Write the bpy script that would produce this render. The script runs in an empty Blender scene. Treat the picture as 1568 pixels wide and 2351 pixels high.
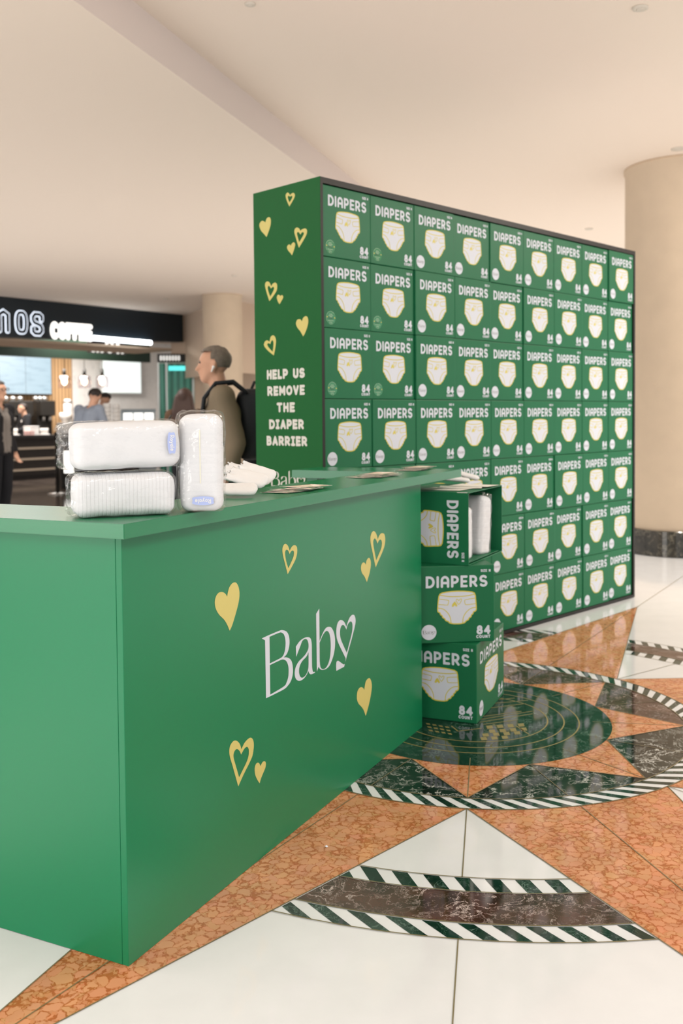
import bpy, bmesh, math, random
from mathutils import Vector, Matrix, noise
from mathutils.geometry import tessellate_polygon
random.seed(7)
SC = bpy.context.scene
COL = SC.collection
R = math.radians
V = Vector

# ------------------------------------------------------------------ camera
F_PX, PX, PY = 2197.27, 784.0, 1033.1
CAM = V((0, 0, 1.30))
FW = V((0.0, 0.9994010, -0.0346066)).normalized()
RT = V((0.99995972, -0.00031061, -0.00897019)).normalized()
UP = V((0.00897557, 0.03460521, 0.99936076)).normalized()
cd = bpy.data.cameras.new('camera')
cam = bpy.data.objects.new('camera', cd)
COL.objects.link(cam)
cam.matrix_world = Matrix(((RT.x, UP.x, -FW.x, CAM.x), (RT.y, UP.y, -FW.y, CAM.y), (RT.z, UP.z, -FW.z, CAM.z), (0, 0, 0, 1)))
cd.sensor_fit = 'VERTICAL'
cd.sensor_height = 36.0
cd.sensor_width = 36.0 * 1568 / 2351
cd.lens = F_PX / 2351 * 36.0
cd.shift_y = -(1175.5 - PY) / 2351
cd.clip_start = 0.05
cd.clip_end = 200
cd.dof.use_dof = True
cd.dof.focus_distance = 2.7
cd.dof.aperture_fstop = 3.6
SC.camera = cam

# ------------------------------------------------------------------ light and exposure
SC.view_settings.view_transform = 'Standard'
SC.view_settings.look = 'None'
SC.view_settings.gamma = 1.0
SC.view_settings.use_curve_mapping = False
SC.view_settings.exposure = -0.12
wd = bpy.data.worlds.new('world')
SC.world = wd
wd.use_nodes = True
wd.node_tree.nodes['Background'].inputs[0].default_value = (1.0, 0.975, 0.96, 1)
wd.node_tree.nodes['Background'].inputs[1].default_value = 1.3
H_LOW, H_HIGH = 3.365, 3.60


def area(name, loc, sx, sy, watts, color, rot=(0, 0, 0)):
    l = bpy.data.lights.new(name, 'AREA')
    l.shape = 'RECTANGLE'
    l.size, l.size_y, l.energy, l.color = sx, sy, watts, color
    o = bpy.data.objects.new(name, l)
    COL.objects.link(o)
    o.location = loc
    o.rotation_euler = rot
    return o


WARM = (1.0, 0.92, 0.82)
NEUT = (1.0, 0.96, 0.91)
area('ceiling_lamp', (2.3, 0.6, 3.56), 0.8, 0.8, 45, NEUT)
area('ceiling_lamp', (-1.6, -2.0, 3.33), 1.2, 1.2, 70, NEUT)
area('ceiling_lamp', (1.2, -2.4, 3.56), 2.0, 1.2, 105, NEUT)
area('ceiling_lamp', (4.8, 5.2, 3.56), 1.6, 4.0, 290, WARM)
area('ceiling_lamp', (-3.6, 4.0, 3.33), 1.6, 3.0, 80, WARM)
area('ceiling_lamp', (-4.5, 11.0, 3.33), 3.0, 3.0, 230, NEUT)
area('ceiling_lamp', (3.8, 13.5, 3.56), 4.0, 4.0, 420, WARM)
area('ceiling_lamp', (-6.6, 21.3, 3.33), 3.0, 2.4, 650, (1.0, 0.95, 0.9))
area('added_fill_light', (-4.2, -4.5, 1.5), 3.0, 2.4, 110, (1.0, 0.97, 0.93), (R(90), 0, R(-25)))  # added fill behind the camera, no source known there; brightens the counter's left face
area('added_fill_light', (-7.0, -1.0, 1.35), 3.2, 2.3, 150, (1.0, 0.97, 0.93), (R(90), 0, R(-90)))  # invented source far left, added to give the counter's end a sheen
spot = bpy.data.lights.new('spot_light', 'SPOT')
spot.energy, spot.color, spot.spot_size, spot.spot_blend, spot.shadow_soft_size = 270, WARM, R(75), .7, .06
so = bpy.data.objects.new('spot_light', spot)
COL.objects.link(so)
so.location = (2.92, 8.12, 3.56)


added_spot = spot.copy()  # added unseen spot, brightens the floor mirrored in the counter's left face
added_spot.energy, added_spot.spot_size = 900, R(36)
so2 = bpy.data.objects.new('spot_light', added_spot)
COL.objects.link(so2)
so2.location = (-2.0, 1.75, 3.34)


# ------------------------------------------------------------------ geometry helpers
def ray(px, py):
    return FW + RT * ((px - PX) / F_PX) - UP * ((py - PY) / F_PX)


def at(px, py, w):                       # point seen at a pixel, w metres in front of the camera
    return CAM + ray(px, py) * w


def flr(px, py, z=0.0):                  # point of a horizontal plane seen at a pixel
    d = ray(px, py)
    return CAM + d * ((z - CAM.z) / d.z)


class Plane:                             # an upright face: origin, direction to the right, outward normal
    def __init__(s, o, u):
        s.o, s.u = V(o), V(u).normalized()
        s.v = V((0, 0, 1))
        s.n = s.u.cross(s.v)

    def px(s, x, y):
        d = ray(x, y)
        p = CAM + d * ((s.o - CAM).dot(s.n) / d.dot(s.n)) - s.o
        return (p.dot(s.u), p.z)


def link(name, me, mats, parent=None, loc=None, rot=None):
    o = bpy.data.objects.new(name, me)
    COL.objects.link(o)
    if not isinstance(mats, (list, tuple)):
        mats = [mats]
    for m in mats:
        me.materials.append(m)
    if parent:
        o.parent = parent
    if loc is not None:
        o.location = loc
    if rot is not None:
        o.rotation_euler = rot
    return o


def obj(name, bm, mats, parent=None, loc=None, rot=None, smooth=False):
    me = bpy.data.meshes.new(name)
    bm.normal_update()
    if smooth:
        for f in bm.faces:
            f.smooth = True
    bm.to_mesh(me)
    bm.free()
    return link(name, me, mats, parent, loc, rot)


def tag(o, label, cat, group=None):
    o['label'] = label
    o['category'] = cat
    if group:
        o['group'] = group
    return o


def thing(name, label, cat, loc=(0, 0, 0), rot=(0, 0, 0), group=None):
    o = bpy.data.objects.new(name, None)
    COL.objects.link(o)
    o.empty_display_size = 0.1
    o.location = loc
    o.rotation_euler = rot
    return tag(o, label, cat, group)


def struct(name, bm, mats, **k):
    o = obj(name, bm, mats, **k)
    o['kind'] = 'structure'
    return o


def copy_tree(o, parent=None):
    c = o.copy()
    COL.objects.link(c)
    if parent:
        c.parent = parent
    for ch in o.children:
        copy_tree(ch, c)
    return c


def box(bm, x0, x1, y0, y1, z0, z1, bev=0.0, mi=0, M=None):
    vs = [bm.verts.new((x, y, z)) for z in (z0, z1) for y in (y0, y1) for x in (x0, x1)]
    fs = []
    for q in ((0, 2, 3, 1), (4, 5, 7, 6), (0, 1, 5, 4), (1, 3, 7, 5), (3, 2, 6, 7), (2, 0, 4, 6)):
        f = bm.faces.new([vs[i] for i in q])
        f.material_index = mi
        fs.append(f)
    geom = vs
    if bev > 0:
        r = bmesh.ops.bevel(bm, geom=list({e for f in fs for e in f.edges}), offset=bev, segments=2, affect='EDGES', profile=0.5)
        geom = list({v for f in r['faces'] for v in f.verts} | {v for f in fs if f.is_valid for v in f.verts})
        for f in r['faces']:
            f.material_index = mi
    if M is not None:
        for v in geom:
            v.co = M @ v.co
    return geom


def cyl(bm, p0, p1, r0, r1=None, n=16, mi=0, caps=True):
    r1 = r0 if r1 is None else r1
    p0, p1 = V(p0), V(p1)
    d = (p1 - p0).normalized()
    a = d.orthogonal().normalized()
    b = d.cross(a)
    A = [bm.verts.new(p0 + (a * math.cos(t) + b * math.sin(t)) * r0) for t in [2 * math.pi * i / n for i in range(n)]]
    B = [bm.verts.new(p1 + (a * math.cos(t) + b * math.sin(t)) * r1) for t in [2 * math.pi * i / n for i in range(n)]]
    for i in range(n):
        f = bm.faces.new((A[i], A[(i + 1) % n], B[(i + 1) % n], B[i]))
        f.material_index = mi
        f.smooth = True
    if caps:
        bm.faces.new(A[::-1]).material_index = mi
        bm.faces.new(B).material_index = mi


def lathe(bm, prof, c=(0, 0, 0), n=32, mi=0):
    rings = []
    for r, z in prof:
        rings.append([bm.verts.new((c[0] + r * math.cos(2 * math.pi * i / n), c[1] + r * math.sin(2 * math.pi * i / n), c[2] + z)) for i in range(n)])
    for A, B in zip(rings, rings[1:]):
        for i in range(n):
            f = bm.faces.new((A[i], A[(i + 1) % n], B[(i + 1) % n], B[i]))
            f.material_index = mi
            f.smooth = True
    bm.faces.new(rings[0][::-1]).material_index = mi
    bm.faces.new(rings[-1]).material_index = mi


def ball(bm, c, rx, ry=None, rz=None, seg=16, M=None):
    ry = ry or rx
    rz = rz or rx
    T = Matrix.Translation(V(c)) @ (M or Matrix.Identity(4)) @ Matrix.Diagonal((rx, ry, rz, 1))
    r = bmesh.ops.create_uvsphere(bm, u_segments=seg, v_segments=max(6, seg * 2 // 3), radius=1, matrix=T)
    for v in r['verts']:
        for f in v.link_faces:
            f.smooth = True
    return r['verts']


# flat print work: polygons are lists of (x, y) or (x, y, 1) for a sharp corner
def curve_pts(pts, n=6):
    P = [V((p[0], p[1])) for p in pts]
    c = [len(p) > 2 for p in pts]
    N = len(P)
    out = []
    for i in range(N):
        p1, p2 = P[i], P[(i + 1) % N]
        p0 = P[i - 1] if not c[i] else p1 - (p2 - p1) * 0.5
        p3 = P[(i + 2) % N] if not c[(i + 1) % N] else p2 + (p2 - p1) * 0.5
        m = n if (p2 - p1).length > 0 else 1
        if c[i] and c[(i + 1) % N]:
            m = 1
        for k in range(m):
            t = k / m
            q = 0.5 * ((2 * p1) + (p2 - p0) * t + (2 * p0 - 5 * p1 + 4 * p2 - p3) * t * t + (3 * p1 - p0 - 3 * p2 + p3) * t ** 3)
            out.append((q.x, q.y))
    return out


def fill(bm, loops, T, mi=0):
    L3 = [[V((p[0], p[1], 0)) for p in l] for l in loops]
    flat = [p for l in L3 for p in l]
    vs = [bm.verts.new(T(p.x, p.y)) for p in flat]
    want = None
    for t in tessellate_polygon(L3):
        a, b, c = (flat[i] for i in t)
        s = (b - a).cross(c - a).z
        if abs(s) < 1e-14:
            continue
        try:
            f = bm.faces.new([vs[i] for i in (t if s > 0 else t[::-1])])
            f.material_index = mi
        except ValueError:
            pass


LIFT = [0]


def stroke(bm, pts, r, T, mi=0, caps=True, closed=False):
    """A ribbon of half width r along pts, mitred at the corners, with round ends; each stroke lies a hair above the last."""
    P = [V((p[0], p[1])) for p in pts]
    P = [p for i, p in enumerate(P) if i == 0 or (p - P[i - 1]).length > 1e-7]
    if closed and (P[0] - P[-1]).length < 1e-7:
        P.pop()
    LIFT[0] = (LIFT[0] + 1) % 6
    k = LIFT[0] * 4e-5
    mk = lambda x, y, q=0.0: bm.verts.new(T(x, y, k + q))
    n = len(P)
    if n == 1:
        f = bm.faces.new([mk(P[0].x + r * math.cos(2 * math.pi * i / 14), P[0].y + r * math.sin(2 * math.pi * i / 14)) for i in range(14)])
        f.material_index = mi
        return
    if not closed and (P[0] - P[-1]).length < 1e-7:
        P.pop()
        n -= 1
        closed = True
    nor = lambda a, b: V((-(b - a).y, (b - a).x)).normalized()
    pr = []
    for i in range(n):
        has0, has1 = closed or i > 0, closed or i < n - 1
        n0 = nor(P[i - 1], P[i]) if has0 else nor(P[i], P[(i + 1) % n])
        n1 = nor(P[i], P[(i + 1) % n]) if has1 else n0
        m = (n0 + n1)
        m = m.normalized() if m.length > 1e-4 else n0
        m *= min(2.2, 1 / max(.2, m.dot(n0))) * r
        pr.append((mk(P[i].x + m.x, P[i].y + m.y, 3.2e-5 * i / n), mk(P[i].x - m.x, P[i].y - m.y, 3.2e-5 * i / n)))
    for i in range(n if closed else n - 1):
        j = (i + 1) % n
        f = bm.faces.new((pr[i][1], pr[j][1], pr[j][0], pr[i][0]))
        f.material_index = mi
    if caps and not closed:
        for i, d in ((0, P[0] - P[1]), (n - 1, P[-1] - P[-2])):
            a = math.atan2(d.y, d.x)
            f = bm.faces.new([mk(P[i].x + r * math.cos(a + R(t)), P[i].y + r * math.sin(a + R(t)), 3.2e-5 * i / n) for t in range(-90, 91, 20)])
            f.material_index = mi


def arc(cx, cy, rx, ry, a0, a1, n=12):
    return [(cx + rx * math.cos(R(a0 + (a1 - a0) * i / n)), cy + ry * math.sin(R(a0 + (a1 - a0) * i / n))) for i in range(n + 1)]


def glyph(ch, alt=False):                # centre-lines in a cell of height 1: (width, strokes)
    if ch == 'D': return .66, [[(0, 0), (0, 1), (.24, 1)] + arc(.24, .5, .42, .5, 90, -90)[1:] + [(0, 0)]]
    if ch == 'I':
        if alt: return .36, [[(.18, 0), (.18, 1)], [(0, 0), (.36, 0)], [(0, 1), (.36, 1)]]
        return 0, [[(0, 0), (0, 1)]]
    if ch == 'A':
        if alt: return .62, [[(0, 0), (.31, 1)], [(.31, 1), (.62, 0)], [(.1, .3), (.52, .3)]]
        return .62, [[(0, 0)] + arc(.31, .62, .31, .38, 180, 0) + [(.62, 0)], [(0, .38), (.62, .38)]]
    if ch == 'P': return .54, [[(0, 0), (0, 1), (.25, 1)] + arc(.25, .7, .29, .3, 90, -90)[1:] + [(0, .4)]]
    if ch == 'E': return .48, [[(.48, 0), (0, 0), (0, 1), (.48, 1)], [(0, .5), (.42, .5)]]
    if ch == 'F': return .46, [[(0, 0), (0, 1), (.46, 1)], [(0, .52), (.4, .52)]]
    if ch == 'R': return .58, [[(0, 0), (0, 1), (.25, 1)] + arc(.25, .7, .29, .3, 90, -90)[1:] + [(0, .4)], [(.27, .4), (.56, 0)]]
    if ch == 'S': return .58, [arc(.29, .74, .28, .26, 35, 270, 14) + arc(.29, .25, .29, .25, 90, -145, 14)]
    if ch == 'Z': return .5, [[(0, 1), (.5, 1)], [(.5, 1), (0, 0)], [(0, 0), (.5, 0)]]
    if ch == 'N': return .52, [[(0, 0), (0, 1)], [(0, 1), (.52, 0)], [(.52, 0), (.52, 1)]]
    if ch == 'C': return .6, [arc(.34, .5, .34, .5, 50, 310, 18)]
    if ch == 'O': return .68, [arc(.34, .5, .34, .5, 0, 360, 24)]
    if ch == 'U': return .56, [[(0, 1)] + arc(.28, .3, .28, .3, 180, 360) + [(.56, 1)]]
    if ch == 'T': return .56, [[(0, 1), (.56, 1)], [(.28, 1), (.28, 0)]]
    if ch == 'H': return .52, [[(0, 0), (0, 1)], [(.52, 0), (.52, 1)], [(0, .5), (.52, .5)]]
    if ch == 'L': return .42, [[(0, 1), (0, 0), (.42, 0)]]
    if ch == 'M': return .68, [[(0, 0), (0, 1)], [(0, 1), (.34, .3)], [(.34, .3), (.68, 1)], [(.68, 1), (.68, 0)]]
    if ch == 'V': return .58, [[(0, 1), (.29, 0)], [(.29, 0), (.58, 1)]]
    if ch == 'B': return .54, [[(0, 0), (0, 1), (.24, 1)] + arc(.24, .76, .24, .24, 90, -90)[1:] + [(0, .52)], [(.24, .52)] + arc(.26, .26, .28, .26, 90, -90)[1:] + [(0, 0)]]
    if ch == '8': return .56, [arc(.28, .76, .22, .24, 0, 360, 18), arc(.28, .26, .28, .26, 0, 360, 18)]
    if ch == '4': return .62, [[(.46, 0), (.46, 1)], [(.46, 1), (0, .3)], [(0, .3), (.62, .3)]]
    if ch == 'o': return .5, [arc(.25, .3, .25, .3, 0, 360, 18)]
    if ch == 'y': return .46, [[(0, .6), (.24, 0)], [(.46, .6), (.16, -.3), (.02, -.3)]]
    if ch == 'a': return .48, [arc(.23, .3, .23, .3, 0, 360, 18), [(.46, .6), (.46, 0)]]
    if ch == 'l': return .1, [[(.02, 1), (.02, .08), (.1, 0)]]
    if ch == 'e': return .5, [[(0.02, .32), (.5, .32)] + arc(.25, .3, .25, .3, 0, 320, 16)]
    return .3, []


def text(bm, s, x, y, h, r, T, mi=0, gap=.3, width=None, alt=False, align='l'):
    """Stroke lettering: h is the outer height, r the half stroke; width stretches to an outer width."""
    hh = h - 2 * r
    adv, items = 0, []
    for ch in s:
        w, st = glyph(ch, alt)
        items.append((adv, st))
        adv += w + gap
    tot = adv - gap
    sx = hh if width is None else (width - 2 * r) / tot
    x0 = x + r
    if align == 'c': x0 = x - tot * sx / 2
    if align == 'r': x0 = x - tot * sx - r
    for a, st in items:
        for l in st:
            stroke(bm, [(x0 + (a + p[0]) * sx, y + r + p[1] * hh) for p in l], r, T, mi)


# ------------------------------------------------------------------ materials
def nodes(name):
    m = bpy.data.materials.new(name)
    m.use_nodes = True
    nt = m.node_tree
    return m, nt, nt.nodes['Principled BSDF']


def mat(name, col, rough=.5, spec=.5, metal=0.0, emit=None, es=0.0, bump=0.0, bscale=60.0, var=0.0):
    m, nt, b = nodes(name)
    b.inputs['Base Color'].default_value = (*col, 1)
    b.inputs['Roughness'].default_value = rough
    b.inputs['Specular IOR Level'].default_value = spec
    b.inputs['Metallic'].default_value = metal
    if emit:
        b.inputs['Emission Color'].default_value = (*emit, 1)
        b.inputs['Emission Strength'].default_value = es
    if bump or var:
        tc = nt.nodes.new('ShaderNodeTexCoord')
        nz = nt.nodes.new('ShaderNodeTexNoise')
        nz.inputs['Scale'].default_value = bscale
        nz.inputs['Detail'].default_value = 4
        nt.links.new(tc.outputs['Object'], nz.inputs['Vector'])
        if bump:
            bp = nt.nodes.new('ShaderNodeBump')
            bp.inputs['Strength'].default_value = bump
            bp.inputs['Distance'].default_value = .004
            nt.links.new(nz.outputs['Fac'], bp.inputs['Height'])
            nt.links.new(bp.outputs['Normal'], b.inputs['Normal'])
        if var:
            mx = nt.nodes.new('ShaderNodeMixRGB')
            mx.inputs[1].default_value = (*[c * (1 - var) for c in col], 1)
            mx.inputs[2].default_value = (*[min(1, c * (1 + var)) for c in col], 1)
            nt.links.new(nz.outputs['Fac'], mx.inputs[0])
            nt.links.new(mx.outputs[0], b.inputs['Base Color'])
    return m


def ramp(nt, stops):
    r = nt.nodes.new('ShaderNodeValToRGB')
    el = r.color_ramp.elements
    while len(el) < len(stops):
        el.new(.5)
    for e, (p, c) in zip(el, stops):
        e.position = p
        e.color = (*c, 1)
    return r


def marble(name, base, dark, vein, vscale, vwidth, rough=.12, warp=.6, amount=1.0, fine=.7):
    m, nt, b = nodes(name)
    L = nt.links.new
    tc = nt.nodes.new('ShaderNodeTexCoord')

    def noise_(sc, det, vec, ro=.5):
        n = nt.nodes.new('ShaderNodeTexNoise')
        n.inputs['Scale'].default_value = sc
        n.inputs['Detail'].default_value = det
        n.inputs['Roughness'].default_value = ro
        L(vec, n.inputs['Vector'])
        return n

    def math_(op, a, b_=None):
        n = nt.nodes.new('ShaderNodeMath')
        n.operation = op
        for i, v in enumerate((a, b_)):
            if v is None: continue
            if isinstance(v, (int, float)): n.inputs[i].default_value = v
            else: L(v, n.inputs[i])
        return n.outputs[0]
    n1 = noise_(vscale * .9, 6, tc.outputs['Object'])
    add = nt.nodes.new('ShaderNodeMixRGB')
    add.blend_type = 'ADD'
    add.inputs[0].default_value = warp * .5
    L(tc.outputs['Object'], add.inputs[1])
    L(n1.outputs['Color'], add.inputs[2])
    tot = None
    for k, (sc, w_, a_) in enumerate(((vscale, vwidth, 1.0), (vscale * 2.3, vwidth * .8, fine))):
        n2 = noise_(sc, 6, add.outputs[0], .62)
        ab = math_('ABSOLUTE', math_('SUBTRACT', n2.outputs['Fac'], .5))
        rv = ramp(nt, [(0.0, (1, 1, 1)), (w_, (0, 0, 0))])
        L(ab, rv.inputs[0])
        n3 = noise_(sc * .6, 3, tc.outputs['Object'])
        rm = ramp(nt, [(.36, (0, 0, 0)), (.60, (1, 1, 1))])
        L(n3.outputs['Fac'], rm.inputs[0])
        v = math_('MULTIPLY', math_('MULTIPLY', rv.outputs[0], rm.outputs[0]), a_ * amount)
        tot = v if tot is None else math_('MAXIMUM', tot, v)
    rb = ramp(nt, [(.35, dark), (.65, base)])
    L(n1.outputs['Fac'], rb.inputs[0])
    mx = nt.nodes.new('ShaderNodeMixRGB')
    L(tot, mx.inputs[0])
    L(rb.outputs[0], mx.inputs[1])
    mx.inputs[2].default_value = (*vein, 1)
    L(mx.outputs[0], b.inputs['Base Color'])
    b.inputs['Roughness'].default_value = rough
    return m


def orange_marble(name):
    m, nt, b = nodes(name)
    L = nt.links.new

    def N(t, **k):
        n = nt.nodes.new(t)
        for q, v in k.items():
            n.inputs[q].default_value = v
        return n

    def math_(op, a, b_):
        n = nt.nodes.new('ShaderNodeMath')
        n.operation = op
        for i, v in enumerate((a, b_)):
            if isinstance(v, (int, float)): n.inputs[i].default_value = v
            else: L(v, n.inputs[i])
        return n.outputs[0]
    tc = nt.nodes.new('ShaderNodeTexCoord')
    n0 = N('ShaderNodeTexNoise', Scale=34, Detail=4)
    L(tc.outputs['Object'], n0.inputs['Vector'])
    add = nt.nodes.new('ShaderNodeMixRGB')
    add.blend_type = 'ADD'
    add.inputs[0].default_value = .034
    L(tc.outputs['Object'], add.inputs[1])
    L(n0.outputs['Color'], add.inputs[2])
    out = None
    for sc, wt in ((34, 1.0), (66, .8)):
        vo = N('ShaderNodeTexVoronoi', Scale=sc)
        vo.feature = 'DISTANCE_TO_EDGE'
        L(add.outputs[0], vo.inputs['Vector'])
        v2 = N('ShaderNodeTexVoronoi', Scale=sc)
        L(add.outputs[0], v2.inputs['Vector'])
        n1 = N('ShaderNodeTexNoise', Scale=sc * .38, Detail=4)
        L(tc.outputs['Object'], n1.inputs['Vector'])
        # clasts: inside of a cell, fewer where the noise is low
        v = math_('ADD', vo.outputs['Distance'], math_('MULTIPLY', math_('SUBTRACT', n1.outputs['Fac'], .5), .62))
        r = ramp(nt, [(.085, (0, 0, 0)), (.125, (1, 1, 1))])
        L(v, r.inputs[0])
        w = math_('MULTIPLY', r.outputs[0], wt)
        out = w if out is None else math_('MAXIMUM', out, w)
        if sc == 34: cellc = v2.outputs['Color']
    rb = ramp(nt, [(0, (.41, .130, .038)), (.35, (.45, .155, .050)), (.8, (.57, .250, .115)), (1, (.64, .305, .155))])
    L(out, rb.inputs[0])
    n2 = N('ShaderNodeTexNoise', Scale=4, Detail=5)
    L(tc.outputs['Object'], n2.inputs['Vector'])
    rv = ramp(nt, [(.3, (.80, .74, .70)), (.7, (1, 1, 1))])
    L(n2.outputs['Fac'], rv.inputs[0])
    mx = nt.nodes.new('ShaderNodeMixRGB')
    mx.blend_type = 'MULTIPLY'
    mx.inputs[0].default_value = 1
    L(rb.outputs[0], mx.inputs[1])
    L(rv.outputs[0], mx.inputs[2])
    m2 = nt.nodes.new('ShaderNodeMixRGB')
    m2.blend_type = 'MULTIPLY'
    m2.inputs[0].default_value = .12
    L(mx.outputs[0], m2.inputs[1])
    L(cellc, m2.inputs[2])
    L(m2.outputs[0], b.inputs['Base Color'])
    b.inputs['Roughness'].default_value = .08
    return m


M_GREEN = mat('green_laminate', (.005, .168, .066), .32, .33)
M_TOP = mat('green_worktop', (.005, .160, .060), .27, .5)
M_CARTON = mat('green_carton', (.005, .122, .047), .44, .26)
M_PANEL = mat('green_panel', (.010, .100, .026), .5, .14)
M_CIN = mat('carton_inside', (.016, .12, .05), .6, .3)
M_WHITE = mat('print_white', (.57, .60, .67), .45, .4)
M_CREAM = mat('print_cream', (.60, .59, .55), .5, .4)
M_YEL = mat('print_yellow', (.57, .49, .075), .45, .4)
M_GOLDP = mat('heart_yellow', (.55, .475, .15), .42, .4)
M_GREY = mat('print_grey', (.20, .22, .22), .5, .3)
M_CLEAR = mat('clear_sticker', (.030, .20, .085), .16, .6)
M_CLEARP = mat('sticker_print', (.42, .55, .40), .4, .4)
M_BLACK = mat('black_metal', (.016, .014, .012), .42, .25)
M_SEAM = mat('dark_seam', (.02, .06, .03), .7, .2)
M_TRAV = mat('white_travertine', (.635, .645, .66), .08, .5, bscale=7, var=.06)
M_GROUT = mat('brass_joint', (.16, .13, .06), .35, .5)
M_ORANGE = orange_marble('orange_marble')
M_NERO = marble('black_marble', (.012, .018, .015), (.004, .006, .005), (.60, .60, .56), 7, .016, .05, .5, 1.0, .6)
M_BROWN = marble('brown_marble', (.075, .030, .020), (.024, .011, .008), (.55, .46, .43), 9, .015, .06, .5, 1.0, .55)
M_VERDE = marble('green_marble', (.007, .030, .020), (.003, .012, .008), (.22, .32, .27), 9, .014, .05, .4, .6)
M_GOLD = mat('brass_inlay', (.27, .215, .075), .3, .5, .2)
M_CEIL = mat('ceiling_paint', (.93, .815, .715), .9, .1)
M_WALL = mat('beige_wall', (.66, .52, .40), .8, .2)
M_COLM = mat('plaster_column', (.71, .57, .425), .75, .2, bscale=6, var=.07)

# ------------------------------------------------------------------ setting: floor
MED = V((0.556, 4.083))                  # centre of the floor medallion
A0 = -99.0


def polar(r, a):
    return (r * math.cos(R(a)), r * math.sin(R(a)))


bm = bmesh.new()
f = bm.faces.new([bm.verts.new(p) for p in ((-16, -7, 0), (12, -7, 0), (12, 34, 0), (-16, 34, 0))])
floor = struct('floor', bm, M_TRAV)
LAY = [0.0006]


def lay(bm, pts, mi, z):
    f = bm.faces.new([bm.verts.new((p[0], p[1], z)) for p in pts])
    f.material_index = mi
    if f.normal.z < 0 or sum((pts[i][0] * pts[(i + 1) % len(pts)][1] - pts[(i + 1) % len(pts)][0] * pts[i][1]) for i in range(len(pts))) < 0:
        f.normal_flip()


def clip(poly, a, b, c):                 # keep a*x + b*y <= c
    out = []
    for i in range(len(poly)):
        p, q = poly[i], poly[(i + 1) % len(poly)]
        dp, dq = a * p[0] + b * p[1] - c, a * q[0] + b * q[1] - c
        if dp <= 0: out.append(p)
        if dp * dq < 0:
            t = dp / (dp - dq)
            out.append((p[0] + (q[0] - p[0]) * t, p[1] + (q[1] - p[1]) * t))
    return out


def rotp(p, a):
    c, s = math.cos(R(a)), math.sin(R(a))
    return (p[0] * c - p[1] * s, p[0] * s + p[1] * c)


RT_, RV, RI, RO, TIP = 0.882, 0.578, 0.886, 0.972, 2.74
Z1, Z2, Z3, Z4, Z5 = .0006, .0010, .0014, .0018, .0022
bm = bmesh.new()     # slots: 0 orange 1 black 2 brown 3 green 4 white 5 joint 6 brass
MATS = [M_ORANGE, M_NERO, M_BROWN, M_VERDE, M_TRAV, M_GROUT, M_GOLD]


def line(p, q, w=.0016, z=Z5, mi=5):
    d = (V(q) - V(p)).normalized()
    n = V((-d.y, d.x)) * w
    lay(bm, [V(p) - n, V(q) - n, V(q) + n, V(p) + n], mi, z)


def ringline(r, a0, a1, w=.0017, n=None, mi=5, z=Z5):
    n = n or max(6, int(abs(a1 - a0) / 3))
    for i in range(n):
        b0, b1 = a0 + (a1 - a0) * i / n, a0 + (a1 - a0) * (i + 1) / n
        lay(bm, [polar(r - w, b0), polar(r + w, b0), polar(r + w, b1), polar(r - w, b1)], mi, z)


# outer orange rays, each with a joint on its axis
tanw = TIP * math.sin(R(22.5)) / (TIP * math.cos(R(22.5)) - RO)
for k in range(8):
    a = A0 + 22.5 + 45 * k
    ap, tp, an = polar(RO, a - 22.5), polar(TIP, a), polar(RO, a + 22.5)
    base = [polar(RO, a - 22.5 + 45 * i / 8) for i in range(9)]
    lay(bm, [tp] + base[::-1], 0, Z1)
    line(ap, tp); line(an, tp); line(polar(RO, a), tp)
# wedges between the rays: two striped bands and a brown one
for k in range(8):
    a = A0 + 45 * k
    h = 22

    def wedge(pts, mi, z):
        q = clip(clip(pts, -tanw, 1, -tanw * RO - .004), -tanw, -1, -tanw * RO - .004)
        if len(q) > 2:
            lay(bm, [rotp(p, a) for p in q], mi, z)
    n = 22
    for (r0, r1, mi) in ((1.530, 1.692, 2),):
        for i in range(n):
            b0, b1 = -h + 2 * h * i / n, -h + 2 * h * (i + 1) / n
            wedge([polar(r0, b0), polar(r1, b0), polar(r1, b1), polar(r0, b1)], mi, Z1)
    for (r0, r1, xr, yr, sp, ang, frac) in ((1.450, 1.528, 1.449, -.109, .0860, 25, .50), (1.696, 1.770, 1.690, -.099, .0890, 43, .47)):
        d = V((math.cos(R(ang)), math.sin(R(ang))))

        def hit(y, r):
            p = V((xr, y))
            bq = p.dot(d)
            return p + d * (-bq + math.sqrt(max(0, bq * bq - p.dot(p) + r * r)))
        for i in range(-8, 9):
            y = yr + sp * i
            y2 = y + sp * frac
            wedge([hit(y, r0), hit(y, r1), hit((y + y2) / 2, r1), hit(y2, r1), hit(y2, r0), hit((y + y2) / 2, r0)], 3, Z1)
    for r_ in (1.449, 1.529, 1.693, 1.772):
        # half angle at which the wedge edge meets this circle
        lo, hi = 0.0, 22.5
        for _ in range(40):
            m_ = (lo + hi) / 2
            p = polar(r_, m_)
            if p[1] < tanw * (p[0] - RO): lo = m_
            else: hi = m_
        ringline(r_, a - lo, a + lo, .002)
    line(rotp((RO, 0), a), rotp((1.45, 0), a))
    line(rotp((1.772, 0), a), rotp((4.2, 0), a))
# striped ring
NS = 80
for i in range(160):
    b = i * 2.25
    lay(bm, [polar(RI, b), polar(RO, b), polar(RO, b + 2.25), polar(RI, b + 2.25)], 4, Z1)
for i in range(NS):
    b = A0 + .6 + 4.5 * i
    lay(bm, [polar(RI, b), polar(RO, b + 5.0), polar(RO, b + 7.2), polar(RI, b + 2.2)], 3, Z2)
ringline(RI, 0, 360, .0025, 120)
ringline(RO, 0, 360, .0025, 120)
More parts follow.
